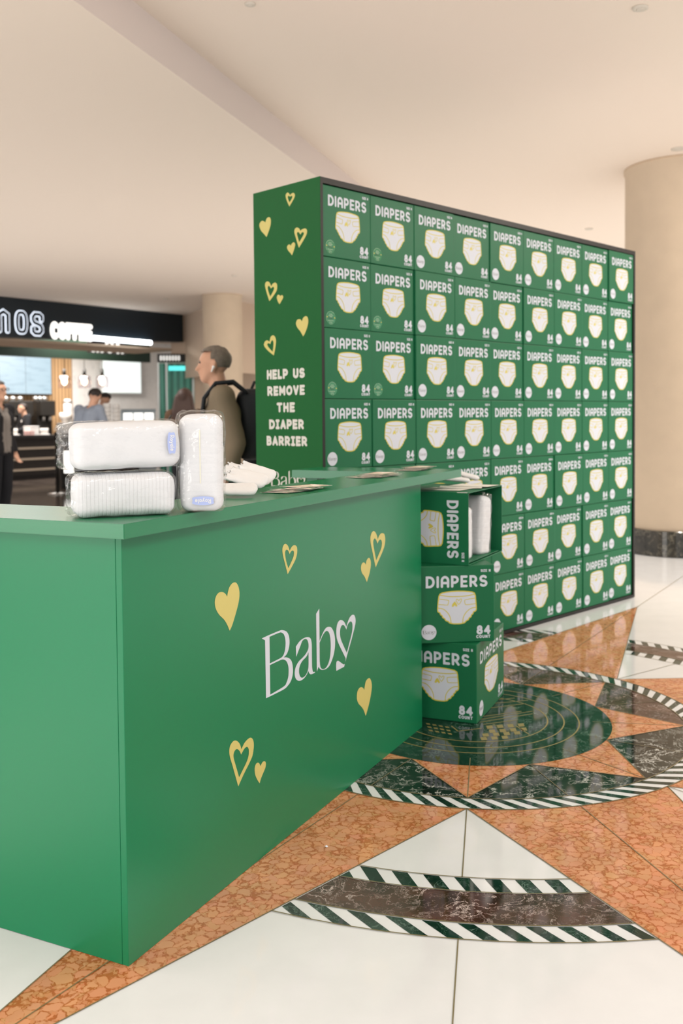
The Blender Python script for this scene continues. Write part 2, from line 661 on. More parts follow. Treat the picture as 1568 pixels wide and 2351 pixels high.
# black field with the inner orange star
for i in range(8):
    a = A0 + 45 * i + 22.5
    pts = [polar(RI, a - 22.5 + 45 * j / 12) for j in range(13)] + [polar(.5, a + 22.5 - 45 * j / 4) for j in range(5)]
    lay(bm, pts, 2 if i in (2, 3) else 1, Z1)
    line(polar(RV, a), polar(RI, a), .0015)
for i in range(8):
    a = A0 + 45 * i
    lay(bm, [polar(RT_, a), polar(RV, a + 22.5), polar(.4, a + 15), polar(.4, a - 15), polar(RV, a - 22.5)], 0, Z2)
    line(polar(RT_, a), polar(RV, a + 22.5)); line(polar(RT_, a), polar(RV, a - 22.5)); line(polar(.5, a), polar(RT_, a))
lay(bm, [polar(RV, 3 * i) for i in range(120)], 3, Z4)
for r_ in (.315, .383, .445):
    ringline(r_, 0, 360, .0030, 120, 6, Z4 + .0004)


def g6(x, y):
    p = flr(780 + x * 788 / 1568, 1380 + y * 788 / 1568)
    return (p.x - MED.x, p.y - MED.y)


for row, (x0, y0) in enumerate(((668, 572), (680, 591), (650, 608), (642, 625))):   # brass emblem set in the disc
    for c in range(4):
        x = x0 + c * 48
        q = [g6(x, y0 - c * 3.2), g6(x + 27, y0 - c * 3.2 - 2), g6(x + 33, y0 + 12 - c * 3.2), g6(x + 6, y0 + 14 - c * 3.2)]
        if max(math.hypot(*p) for p in q) < .31:
            lay(bm, q, 6, Z4 + .0004)
for (x0, y0, x1, y1) in ((640, 556, 880, 517), (640, 543, 880, 505), (650, 530, 830, 505), (655, 566, 812, 545), (805, 572, 866, 612), (510, 572, 540, 597), (540, 597, 648, 583), (700, 470, 860, 455), (690, 490, 850, 470), (720, 452, 800, 445)):
    line(g6(x0, y0), g6(x1, y1), .0028, Z4 + .0004, 6)
for r in range(3):
    for c in range(4):
        q = [g6(392 + c * 29 + r * 6, 559 + r * 15 + c * 5), g6(410 + c * 29 + r * 6, 561 + r * 15 + c * 5), g6(415 + c * 29 + r * 6, 568 + r * 15 + c * 5), g6(398 + c * 29 + r * 6, 566 + r * 15 + c * 5)]
        lay(bm, q, 6, Z4 + .0004)
med = obj('floor_medallion', bm, MATS, floor)
med.location = (MED.x, MED.y, 0)
med['kind'] = 'structure'
# joints between the white slabs beyond the star
bm = bmesh.new()
for k in range(8):
    a = A0 + 22.5 + 45 * k
    p, q = V(polar(TIP, a)), V(polar(9.0, a))
    n = V((-(q - p).y, (q - p).x)).normalized() * .0025
    lay(bm, [p - n, q - n, q + n, p + n], 0, .0004)
jo = obj('slab_joint', bm, [M_GROUT], floor)
jo.location = (MED.x, MED.y, 0)
jo['kind'] = 'structure'
# the dark polished floor of the coffee shop end
M_DARKFLOOR = marble('dark_floor', (.10, .075, .06), (.045, .035, .03), (.25, .2, .17), 2.2, .05, .10, .4, .5)
bm = bmesh.new()
lay(bm, [(-16, 11.5), (-2.2, 14.2), (-.6, 16.5), (-.6, 34), (-16, 34)], 0, .0008)
dfl = obj('dark_stone_floor', bm, [M_DARKFLOOR], floor)
dfl['kind'] = 'structure'

# ------------------------------------------------------------------ setting: ceiling, column, walls
FL0, FLD = V((-1.0, 5.75, 0)), V((.3007, .9537, 0))
pa, pb = FL0 - FLD * 8.5, FL0 + FLD * 28
bm = bmesh.new()
ce = [bm.verts.new(p) for p in ((pa.x, pa.y, H_LOW), (-16, pa.y, H_LOW), (-16, 34, H_LOW), (pb.x, pb.y, H_LOW))]
bm.faces.new(ce)
struct('ceiling', bm, M_CEIL)
bm = bmesh.new()
bm.faces.new([bm.verts.new(p) for p in ((pa.x, pa.y, H_HIGH), (pb.x, pb.y, H_HIGH), (14, pb.y, H_HIGH), (14, pa.y, H_HIGH))])
struct('ceiling_raised', bm, M_CEIL)
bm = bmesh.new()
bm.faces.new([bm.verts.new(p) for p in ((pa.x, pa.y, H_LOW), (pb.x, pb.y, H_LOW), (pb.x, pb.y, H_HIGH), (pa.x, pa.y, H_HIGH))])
struct('trim_1', bm, mat('fascia_tone', (.78, .69, .655), .9, .1))  # step face toned a little darker and greyer than both ceilings


def column(label, c, r, h, base_h, n=64, seams=True):
    t = thing('column', label, 'column', (c[0], c[1], 0))
    bm = bmesh.new()
    lathe(bm, [(r, base_h), (r, h - .035), (r + .012, h - .03), (r + .012, h)], n=n)
    obj('shaft', bm, M_COLM, t)
    if base_h > .01:
        bm = bmesh.new()
        m = 20
        for i in range(m):
            a0, a1 = 2 * math.pi * i / m, 2 * math.pi * (i + .985) / m
            lathe_q = [(r + .012, a0), (r + .012, a1)]
            k = 4
            for j in range(k):
                b0, b1 = a0 + (a1 - a0) * j / k, a0 + (a1 - a0) * (j + 1) / k
                q = [((r + .012) * math.cos(b), (r + .012) * math.sin(b), z) for z in (0.003, base_h) for b in (b0, b1)]
                bm.faces.new([bm.verts.new(q[i_]) for i_ in (0, 1, 3, 2)])
        lathe(bm, [(r + .006, 0.003), (r + .006, base_h + .002)], n=n)
        obj('stone_base', bm, marble('column_base_marble', (.035, .03, .022), (.012, .012, .008), (.30, .27, .2), 5, .03, .14, .3, .7), t)
    return t


column('massive round beige column with a dark marble base at right', (3.2, 9.05), .5, H_HIGH, .235)
cpt = at(513, 900, 16.2)
column('slim round column behind the man with a backpack', (cpt.x, cpt.y), .33, H_LOW, 0.003)

bm = bmesh.new()
box(bm, -16, 14, 30.0, 30.2, 0, H_HIGH)
struct('wall_back', bm, mat('rose_wall', (.62, .48, .43), .8, .2))
# beige bulkhead that ends the coffee shop ceiling
bm = bmesh.new()
for p, q in (((-3.13, 19.3), (-1.93, 16.75)), ((-1.93, 16.75), (-1.2, 18.4))):
    bm.faces.new([bm.verts.new(v) for v in ((*p, 2.1), (*q, 2.1), (*q, H_LOW), (*p, H_LOW))])
struct('trim_2', bm, M_WALL)

# small round fittings in the ceilings
M_FIT = mat('fitting_white', (.72, .66, .58), .6, .3)
for (px, py, z, r, lab) in ((1470, 17, H_HIGH, .045, 'round recessed ceiling disc nearest the top right corner'), (1557, 341, H_HIGH, .06, 'round ceiling disc just above the massive column'), (1352, 525, H_HIGH, .05, 'round ceiling disc just left of the massive column'),
                            (538, 632, H_LOW, .04, 'small sprinkler head beside the top of the display wall'), (381, 685, H_LOW, .05, 'small sprinkler head above the coffee shop fascia'), (574, 8, H_HIGH, .03, 'small sprinkler head at the top edge, right of the ceiling step')):
    p = flr(px, py, z)
    t = thing('ceiling_disc' if 'disc' in lab else 'sprinkler_head', lab, 'ceiling fitting', (p.x, p.y, z), group='fittings in the ceiling')
    bm = bmesh.new()
    lathe(bm, [(r * .75, -.012), (r, -.008), (r, 0)], n=24)
    obj('rim', bm, M_FIT, t)
    bm = bmesh.new()
    lathe(bm, [(r * .4, -.016), (r * .55, -.012)], n=20)
    obj('centre', bm, M_FIT, t)

# ------------------------------------------------------------------ the U-shaped counter
C0 = V((-0.5161, 2.2270, 0))
CYAW = 1.1177
CU = V((math.cos(CYAW), math.sin(CYAW), 0))
CN = V((-math.sin(CYAW), math.cos(CYAW), 0))       # away from the camera
ZB, ZT = 1.0253, 1.0604
cnt = thing('promotion_counter', 'U-shaped green promotion counter with yellow hearts and white lettering in the foreground', 'counter', C0, (0, 0, CYAW))
LW, OV, RE, DP, WW = 1.926, .042, 2.320, .238, .29
bm = bmesh.new()
box(bm, 0, LW, 0, .018, .001, ZB, .0012)
front = obj('front_panel', bm, M_GREEN, cnt)
bm = bmesh.new()
box(bm, 0.0, .018, .0188, .650, .001, ZB, .0010)
obj('end_panel', bm, M_GREEN, cnt)
bm = bmesh.new()
box(bm, LW - .018, LW, .0188, .22, .001, ZB, .001)
obj('support_panel', bm, M_GREEN, cnt)
bm = bmesh.new()
box(bm, 2.06, 2.115, .553, .607, .001, ZB, .001)
obj('support_leg', bm, M_GREEN, cnt)
bm = bmesh.new()
pl = [(-OV, -OV), (RE, -OV), (RE, .667), (RE - WW, .667), (RE - WW, DP), (-OV + WW, DP), (-OV + WW, .667), (-OV, .667)]
lo = [bm.verts.new((x, y, ZB)) for x, y in pl]
hi = [bm.verts.new((x, y, ZT)) for x, y in pl]
bm.faces.new(lo[::-1])
bm.faces.new(hi)
for i in range(8):
    j = (i + 1) % 8
    bm.faces.new((lo[i], lo[j], hi[j], hi[i]))
bmesh.ops.bevel(bm, geom=[e for e in bm.edges], offset=.0012, segments=2, affect='EDGES')
obj('worktop', bm, M_TOP, cnt)

PF = Plane(C0, CU)
H1 = lambda X, Y: (480 + X * .1403, 1230 + Y * .1403)
H2 = lambda X, Y: (810 + X * .06382, 1200 + Y * .06382)
H3 = lambda X, Y: (510 + X * .07653, 1680 + Y * .07653)
H4 = lambda X, Y: (800 + X * .05105, 1540 + Y * .05105)
H5 = lambda X, Y: (560 + X * .15306, 390 + Y * .15306)
H6 = lambda X, Y: (590 + X * .09566, 640 + Y * .09566)
HB = lambda X, Y: (590 + X * .15306, 1380 + Y * .15306)
FRONT_HEARTS = [
    (H1, [[(293, 997, 1), (260, 945), (200, 919), (140, 945), (100, 1020), (90, 1110), (110, 1200), (160, 1290), (240, 1370), (290, 1450), (335, 1555, 1), (380, 1450), (440, 1250), (480, 1090), (495, 950), (480, 840), (450, 780), (420, 762), (375, 780), (330, 840), (305, 920)]]),
    (H1, [[(1316, 245, 1), (1290, 170), (1250, 132), (1215, 155), (1196, 220), (1205, 320), (1240, 460), (1283, 630, 1), (1350, 510), (1410, 390), (1437, 290), (1438, 200), (1420, 165), (1390, 155), (1350, 180)], [(1314, 300, 1), (1295, 250), (1270, 228), (1248, 245), (1241, 300), (1260, 420), (1294, 533, 1), (1350, 410), (1380, 330), (1385, 270), (1370, 243), (1340, 255)]]),
    (H2, [[(893, 600, 1), (865, 480), (810, 350), (745, 300), (680, 350), (640, 450), (625, 580), (640, 760), (700, 1050), (815, 1610, 1), (950, 1300), (1080, 1000), (1145, 780), (1160, 570), (1130, 420), (1060, 374), (990, 400), (930, 490)], [(880, 755, 1), (840, 640), (790, 565), (750, 600), (727, 700), (750, 900), (836, 1355, 1), (930, 1130), (1010, 930), (1040, 760), (1025, 650), (985, 608), (930, 650)]]),
    (H2, [[(465, 1515, 1), (430, 1455), (380, 1430), (330, 1465), (295, 1550), (290, 1680), (330, 1820), (410, 1930), (460, 2040), (500, 2140, 1), (540, 2000), (600, 1800), (640, 1560), (640, 1400), (615, 1300), (575, 1265), (520, 1300), (480, 1390)]]),
    (H3, [[(572, 525, 1), (530, 380), (460, 290), (385, 262), (310, 300), (235, 420), (208, 580), (230, 760), (320, 1070), (477, 1640, 1), (640, 1280), (800, 960), (900, 730), (940, 500), (942, 330), (910, 220), (850, 178), (770, 215), (660, 340)], [(563, 685, 1), (520, 580), (445, 518), (380, 560), (340, 660), (340, 780), (390, 970), (504, 1365, 1), (620, 1130), (730, 900), (785, 720), (795, 560), (770, 475), (730, 455), (660, 510)]]),
    (H3, [[(1143, 1030, 1), (1110, 950), (1070, 925), (1020, 950), (980, 1040), (970, 1150), (990, 1300), (1050, 1440), (1120, 1550, 1), (1160, 1400), (1230, 1230), (1290, 1080), (1307, 960), (1290, 900), (1255, 882), (1200, 920)]]),
    (H4, [[(700, 865, 1), (650, 770), (560, 735), (470, 790), (400, 930), (372, 1120), (380, 1300), (450, 1480), (570, 1610), (670, 1760), (770, 2030, 1), (850, 1750), (950, 1350), (1020, 950), (1045, 680), (1020, 480), (970, 360), (920, 328), (840, 380), (760, 520)]]),
]
BABY = [
    [[(68, 560, 1), (180, 508), (340, 442), (385, 437), (440, 458), (475, 520), (486, 620), (472, 720), (440, 800), (398, 845, 1), (445, 845), (495, 870), (525, 930), (537, 1030), (530, 1120), (500, 1210), (450, 1280), (380, 1335), (133, 1458, 1), (118, 588, 1)],
     [(185, 535, 1), (330, 475), (370, 475), (405, 510), (425, 600), (422, 700), (405, 780), (380, 830), (340, 860), (190, 935, 1)],
     [(190, 960, 1), (350, 885), (400, 878), (440, 905), (465, 970), (472, 1050), (465, 1140), (440, 1220), (400, 1280), (196, 1403, 1)]],
    [[(580, 682, 1), (640, 600), (700, 556), (760, 540), (800, 560), (816, 620), (820, 700), (822, 900), (825, 1000), (838, 1060), (866, 1060, 1), (865, 1075, 1), (810, 1098), (780, 1080), (768, 1045, 1), (740, 1110), (690, 1170), (630, 1197), (580, 1165), (563, 1090), (575, 1000), (620, 910), (680, 850), (730, 790), (765, 720), (770, 650), (755, 590), (730, 568), (700, 575), (675, 600, 1), (585, 838, 1)],
     [(770, 765, 1), (740, 830), (680, 895), (640, 970), (627, 1050), (640, 1120), (670, 1150), (710, 1130), (745, 1080), (766, 1010), (771, 930, 1)]],
    [[(884, 190, 1), (932, 112, 1), (936, 600, 1), (985, 480), (1030, 405), (1075, 386), (1115, 400), (1150, 470), (1168, 570), (1165, 700), (1140, 830), (1095, 950), (1045, 1010), (985, 1032), (945, 1020), (922, 985, 1), (895, 1056, 1)],
     [(936, 625, 1), (980, 520), (1020, 460), (1050, 448), (1080, 480), (1098, 570), (1103, 680), (1095, 820), (1070, 930), (1030, 1000), (985, 1020), (950, 990), (938, 900, 1)]],
    [[(1338, 385, 1), (1310, 320), (1270, 285), (1230, 295), (1200, 350), (1187, 460), (1200, 580), (1250, 700), (1328, 858, 1), (1318, 930), (1300, 950), (1280, 940), (1240, 910), (1212, 895), (1192, 910), (1185, 960), (1187, 1047, 1), (1305, 985, 1), (1320, 920), (1355, 790), (1420, 560), (1465, 380), (1476, 290), (1462, 220), (1432, 205), (1395, 235), (1360, 310)],
     [(1338, 427, 1), (1360, 350), (1400, 305), (1425, 330), (1430, 400), (1415, 500), (1345, 775, 1), (1300, 680), (1255, 570), (1242, 470), (1255, 390), (1280, 358), (1310, 372)]],
]


def lift(zoom, loops, P):                # zoomed picture points -> smooth outlines on an upright face
    out = []
    for l in loops:
        q = curve_pts([(*zoom(p[0], p[1]), *p[2:]) for p in l], 5)
        out.append([P.px(x, y) for x, y in q])
    return out


TF = lambda x, z, k=0: V((x, -.0006 - k, z))
for zf, loops in FRONT_HEARTS:
    bm = bmesh.new()
    fill(bm, lift(zf, loops, PF), TF)
    obj('heart_decal', bm, M_GOLDP, front)
BABY_FLAT = [lift(HB, g, PF) for g in BABY]
bm = bmesh.new()
for g in BABY_FLAT:
    fill(bm, g, TF)
obj('logo_lettering', bm, M_WHITE, front)
xs = [p[0] for g in BABY_FLAT for l in g for p in l]
zs = [p[1] for g in BABY_FLAT for l in g for p in l]
bx0, bx1, bz0 = min(xs), max(xs), BABY_FLAT[0][0][0][1]
bz0 = min(p[1] for p in BABY_FLAT[0][0])
BABY_N = [[[((p[0] - bx0) / (bx1 - bx0), (p[1] - bz0) / (bx1 - bx0)) for p in l] for l in g] for g in BABY_FLAT]


def baby(bm, x, y, w, T, step=1):        # the same lettering at another size
    for g in BABY_N:
        fill(bm, [[(x + p[0] * w, y + p[1] * w) for p in l[::step]] for l in g], T)


# ------------------------------------------------------------------ cartons
CW, CH, CD = .335, .340, .470


def cu(X, Y, W=CW, H=CH):
    return ((X + 5) / 1510 * W, (1620 - Y) / 1540 * H)


DIAPER = [(440, 640), (560, 605), (780, 590), (1000, 605), (1115, 640), (1135, 760), (1146, 880), (1148, 965), (1125, 1000), (1093, 1012), (1082, 1050), (1052, 1072), (1044, 1110), (1008, 1130), (992, 1168), (948, 1188), (920, 1222), (850, 1240), (770, 1243), (690, 1238), (622, 1218), (600, 1190), (550, 1170), (530, 1130), (492, 1108), (482, 1070), (450, 1050), (438, 1012), (402, 992), (394, 950), (400, 850), (412, 740)]


def print_face(W, H, T, sx=1.0, logo=True, sticker=False):
    """The carton print as separate bmeshes; T maps face metres and a lift to space; sx stretches it sideways."""
    out = {}
    Tl = lambda k: (lambda x, y, j=0: T(x, y, k + j))
    P = lambda X, Y, *c: (*cu(X, Y, W, H), *c)
    s = H / 1540
    bm = bmesh.new()
    x0, y0 = P(165, 517)
    text(bm, 'DIAPERS', x0, y0, 238 * s, 24.5 * s, Tl(.0005), 0, .42, (1370 - 165) / 1510 * W)
    out['title_lettering'] = (bm, [M_WHITE])
    bm = bmesh.new()
    x0, y0 = P(1238, 220)
    text(bm, 'SIZE N', x0, y0, 56 * s, 6.3 * s, Tl(.0005), 0, .38, (1432 - 1238) / 1510 * W)
    out['size_lettering'] = (bm, [M_WHITE])
    bm = bmesh.new()
    sil = curve_pts([P(*p) for p in DIAPER], 2)
    fill(bm, [sil], Tl(.0005), 0)
    r = 11 * s
    stroke(bm, sil, r, Tl(.0008), 1, closed=True)
    thin = 6.5 * s

    def open_curve(l, rr):
        pts = [V(P(*p)) for p in l]
        o = []
        for i in range(len(pts) - 1):
            a, b = pts[i], pts[i + 1]
            p0 = pts[i - 1] if i else a * 2 - b
            p3 = pts[i + 2] if i + 2 < len(pts) else b * 2 - a
            for k in range(4):
                t = k / 4
                q = .5 * (2 * a + (b - p0) * t + (2 * p0 - 5 * a + 4 * b - p3) * t * t + (3 * a - p0 - 3 * b + p3) * t ** 3)
                o.append((q.x, q.y))
        o.append((pts[-1].x, pts[-1].y))
        stroke(bm, o, rr, Tl(.0008), 1)
    open_curve([(445, 662), (600, 690), (780, 697), (960, 690), (1110, 662)], 9 * s)
    open_curve([(425, 738), (590, 765), (610, 790), (592, 855), (570, 862), (415, 845)], thin)
    open_curve([(1130, 738), (945, 765), (922, 795), (935, 855), (965, 866), (1140, 850)], thin)
    open_curve([(400, 915), (500, 940), (590, 1020), (640, 1120), (655, 1230)], 8 * s)
    open_curve([(1145, 922), (1040, 945), (950, 1020), (895, 1120), (882, 1230)], 8 * s)
    fill(bm, [curve_pts([P(*p) for p in [(725, 798), (755, 830), (778, 880), (755, 898), (725, 868, 1), (700, 898), (672, 893), (680, 850)]], 3)], Tl(.0008), 1)
    stroke(bm, curve_pts([P(*p) for p in [(805, 778), (782, 752), (758, 755), (765, 800), (806, 855), (848, 800), (862, 757), (838, 748)]], 3), thin, Tl(.0008), 1, closed=True)
    out['diaper_picture'] = (bm, [M_WHITE, M_YEL])
    bm = bmesh.new()
    x0, y0 = P(1153, 1472)
    text(bm, '84', x0, y0, 184 * s, 23 * s, Tl(.0005), 0, .46, (1428 - 1153) / 1510 * W)
    x0, y0 = P(1145, 1546)
    text(bm, 'COUNT', x0, y0, 64 * s, 8.5 * s, Tl(.0005), 0, .45, (1425 - 1145) / 1510 * W)
    out['count_lettering'] = (bm, [M_WHITE])
    bm = bmesh.new()
    cx, cy = P(222, 1398)
    rr = 152 * s
    f = bm.faces.new([bm.verts.new(T(cx + rr * math.cos(2 * math.pi * k / 40), cy + rr * math.sin(2 * math.pi * k / 40), .0005)) for k in range(40)])
    if sticker:
        for a0, a1 in ((100, 215), (40, 95), (250, 290)):
            stroke(bm, arc(cx, cy, rr * .9, rr * .9, a0, a1), 2.2 * s, Tl(.0009), 1)
        for i, (yy, w) in enumerate(((.5, .6), (.3, .9), (.12, .5), (-.42, 1.1), (-.66, .6))):
            for j in range(5):
                xx = cx - rr * w / 2 + rr * w * j / 5
                stroke(bm, [(xx, cy + rr * yy), (xx + rr * w / 7, cy + rr * yy)], 4.2 * s, Tl(.0009), 1)
        stroke(bm, [(cx - rr * .5, cy - rr * .1), (cx - rr * .3, cy + rr * .05), (cx - rr * .25, cy - rr * .15), (cx, cy - rr * .02), (cx + rr * .1, cy - rr * .14), (cx + rr * .4, cy - rr * .05)], 4 * s, Tl(.0009), 3)
        for (xx, yy) in ((.78, .02), (-.72, .1)):
            stroke(bm, [(cx + rr * xx, cy + rr * yy)], 14 * s, Tl(.0009), 2)
        out['clear_sticker'] = (bm, [M_CLEAR, M_CLEARP, M_YEL, M_BLACK])
    else:
        baby(bm, cx - rr * .82, cy - rr * .22, rr * 1.64, Tl(.0009), 2)
        for i, f in enumerate(bm.faces):
            f.material_index = 0 if i == 0 else 1
        out['logo_badge'] = (bm, [M_WHITE, M_GREY])
    return out


def add_print(root, W, H, T, **k):
    for n, (bm, ms) in print_face(W, H, T, **k).items():
        obj(n, bm, ms, root)


def carton_body(W=CW, H=CH, D=CD):
    bm = bmesh.new()
    box(bm, -W / 2, W / 2, -D / 2, D / 2, 0, H, .0035)
    for f in bm.faces:
        f.smooth = False
    # closing seam of the flaps on the top and bottom
    for z in (H + .0003,):
        f = bm.faces.new([bm.verts.new(p) for p in ((-.0012, -D / 2 + .004, z), (.0012, -D / 2 + .004, z), (.0012, D / 2 - .004, z), (-.0012, D / 2 - .004, z))])
        f.material_index = 1
    return bm


FT = lambda W, D: (lambda x, y, k: V((x - W / 2, -D / 2 - k, y)))
CMATS = [M_CARTON, M_SEAM]
proto = {}
for st in (False, True):
    o = obj('diaper_carton', carton_body(), CMATS)
    add_print(o, CW, CH, FT(CW, CD), sticker=st)
    proto[st] = o

# ------------------------------------------------------------------ the display wall
W0 = V((-.1002, 4.5907, 0))
WYAW = .788
WU = V((math.cos(WYAW), math.sin(WYAW), 0))
WN = V((math.sin(WYAW), -math.cos(WYAW), 0))
WL, WD, WH = 3.0711, .4787, 2.4423
wall = thing('carton_display_wall', 'tall black-framed display wall filled with green cartons, its left end panel green', 'display wall', W0, (0, 0, WYAW))
bm = bmesh.new()
box(bm, 0, .003, -.012, WD, .003, WH, .0008)
side = obj('end_panel', bm, M_PANEL, wall)
bm = bmesh.new()
box(bm, .003, .020, -.012, WD - .02, .003, WH)
box(bm, WL - .020, WL, -.012, WD - .02, .003, WH)
box(bm, .020, WL - .020, -.012, WD - .02, WH - .028, WH)
box(bm, .020, WL - .020, -.012, WD - .02, .003, .022)
obj('frame', bm, M_BLACK, wall)
bm = bmesh.new()
box(bm, .003, WL, WD - .0195, WD, .003, WH)
obj('back_panel', bm, M_PANEL, wall)
PS = Plane(W0 - WN * WD, WN)              # left end face; its right-hand direction comes towards the camera
TS = lambda x, z, k=0: V((-.0006 - k, WD - x, z))
SIDE_HEARTS = [
    (H5, [[(695, 380, 1), (675, 350), (655, 340), (635, 360), (627, 390), (640, 450), (682, 550, 1), (730, 470), (760, 410), (765, 370), (745, 345), (715, 355)], [(693, 405, 1), (678, 388), (663, 395), (660, 420), (683, 490, 1), (715, 440), (727, 408), (720, 390), (705, 393)]]),
    (H5, [[(322, 790, 1), (300, 770), (270, 765), (240, 800), (235, 850), (260, 915), (300, 960), (340, 1008, 1), (370, 930), (400, 830), (405, 760), (395, 720), (370, 710), (340, 735)]]),
    (H5, [[(847, 915, 1), (830, 880), (800, 865), (770, 880), (757, 930), (780, 1020), (825, 1170, 1), (880, 1080), (935, 980), (948, 920), (935, 885), (905, 880), (870, 895)], [(848, 970, 1), (830, 945), (812, 930), (800, 945), (800, 975), (830, 1085, 1), (870, 1020), (900, 960), (890, 935), (870, 940)]]),
    (H5, [[(705, 1138, 1), (685, 1120), (660, 1130), (647, 1165), (665, 1210), (700, 1250), (722, 1283, 1), (745, 1220), (768, 1140), (765, 1100), (745, 1087), (720, 1105)]]),
    (H6, [[(343, 180, 1), (310, 100), (265, 65), (215, 85), (195, 160), (230, 320), (300, 540, 1), (390, 420), (470, 290), (487, 180), (470, 110), (430, 93), (380, 120)], [(335, 235, 1), (310, 190), (280, 170), (260, 210), (270, 280), (318, 430, 1), (370, 340), (410, 250), (405, 205), (380, 195)]]),
    (H6, [[(560, 415, 1), (530, 385), (495, 395), (478, 450), (500, 540), (542, 612, 1), (580, 550), (630, 450), (620, 405), (590, 395)]]),
    (H6, [[(1080, 1025, 1), (1050, 980), (1010, 970), (960, 995), (937, 1080), (970, 1170), (1040, 1260), (1110, 1385, 1), (1170, 1270), (1225, 1090), (1230, 980), (1210, 915), (1165, 898), (1110, 940)]]),
    (H6, [[(303, 1510, 1), (250, 1480), (200, 1500), (168, 1570), (190, 1640), (280, 1740), (405, 1840, 1), (430, 1720), (458, 1530), (450, 1430), (420, 1375), (380, 1358), (330, 1400)], [(322, 1570, 1), (280, 1545), (250, 1570), (265, 1620), (310, 1680), (378, 1752, 1), (392, 1650), (398, 1540), (385, 1490), (365, 1475), (340, 1510)]]),
]
for zf, loops in SIDE_HEARTS:
    bm = bmesh.new()
    fill(bm, lift(zf, loops, PS), TS)
    obj('heart_decal', bm, M_GOLDP, side)
T7 = lambda X, Y: (590 + X * .12762, 830 + Y * .12762)
bm = bmesh.new()
for s, xl, xr, yt, yb in (('HELP US', 180, 862, 130, 312), ('REMOVE', 190, 862, 432, 611), ('THE', 358, 684, 736, 914), ('DIAPER', 222, 846, 1040, 1219), ('BARRIER', 177, 906, 1341, 1519)):
    a0, _ = PS.px(*T7(xl, yb))
    a1, _ = PS.px(*T7(xr, yb))
    m = T7((xl + xr) / 2, yt), T7((xl + xr) / 2, yb)
    z1, z0 = PS.px(*m[0])[1], PS.px(*m[1])[1]
    h = z1 - z0
    text(bm, s, a0, z0, h, h * .14, TS, 0, .42, a1 - a0, alt=True)
obj('slogan_lettering', bm, M_CREAM, side)
bm = bmesh.new()
a0, ztop = PS.px(*T7(235, 1970))
a1, _ = PS.px(*T7(870, 2045))
wB = a1 - a0
hB = max(p[1] for p in BABY_N[0][0])
baby(bm, a0, ztop - hB * wB, wB, TS)
obj('logo_lettering', bm, M_CREAM, side)

ORD = ['first', 'second', 'third', 'fourth', 'fifth', 'sixth', 'seventh', 'eighth', 'ninth']
ROWN = ['top row', 'second row from the top', 'third row from the top', 'middle row', 'third row from the bottom', 'second row from the bottom', 'bottom row']
PITCH = (WL - .044) / 9
RH = (WH - .028 - .024) / 7
rng = random.Random(3)
used = {False: False, True: False}
for r in range(7):
    for c in range(9):
        st = c < 2 and r < 3
        if used[st]:
            o = copy_tree(proto[st])
        else:
            o = proto[st]
            used[st] = True
        x = .0225 + PITCH * (c + .5) + rng.uniform(-.0004, .0004)
        y = CD / 2 - .002 + rng.uniform(-.008, .003)
        if c == 2: y -= .004
        z = .0225 + RH * (6 - r)
        o.location = W0 + WU * x - WN * y + V((0, 0, z))
        o.rotation_euler = (0, 0, WYAW + R(rng.uniform(-.15, .15)))
        lab = ('green carton with clear sticker, %s column from the left, %s' if st else 'green carton in the display wall, %s column from left, %s') % (ORD[c], ROWN[r])
        tag(o, lab, 'carton', 'cartons in the display wall')

p = flr(749, 1946)
bm = bmesh.new()
for i in range(5):
    a = bm.verts.new((.006 * math.cos(i * 1.25), .005 * math.sin(i * 1.25), .003 + .003 * (i % 2)))
c_ = bm.verts.new((0, 0, .0065))
vs = list(bm.verts)[:5]
for i in range(5):
    bm.faces.new((vs[i], vs[(i + 1) % 5], c_))
bm.faces.new(vs[::-1])
tag(obj('paper_scrap', bm, M_WHITE, None, (p.x, p.y, 0)), 'tiny white scrap of paper on the orange marble floor beside the counter', 'scrap')

# ------------------------------------------------------------------ the three cartons beside the counter
def side_frame(yaw):
    e = V((math.cos(yaw), math.sin(yaw), 0))
    g = V((math.sin(yaw), -math.cos(yaw), 0))
    return e, g


c, yaw, D_, H_, W_ = V((.5592, 3.985, .002)), 1.1626, .473, .336, .334
e, g = side_frame(yaw)
o = obj('diaper_carton', carton_body(W_, H_, D_), CMATS)
add_print(o, W_, H_, FT(W_, D_))
add_print(o, D_, H_, lambda x, y, k: V((W_ / 2 + k, x - D_ / 2, y)))
o.location, o.rotation_euler = c + e * D_ / 2 - g * W_ / 2, (0, 0, yaw - R(90))
tag(o, 'green diapers carton on the floor, bottom of the stack beside the counter', 'carton', 'cartons stacked beside the counter')

c, yaw, D_, H_, W_ = V((.6445, 4.0481, .3385)), 1.6835, .47, .328, .334
e, g = side_frame(yaw)
o = obj('diaper_carton', carton_body(W_, H_, D_), CMATS)
add_print(o, W_, H_, FT(W_, D_))
o.location, o.rotation_euler = c + e * D_ / 2 - g * W_ / 2, (0, 0, yaw - R(90))
tag(o, 'upright closed green diapers carton in the middle of the stack beside the counter', 'carton', 'cartons stacked beside the counter')

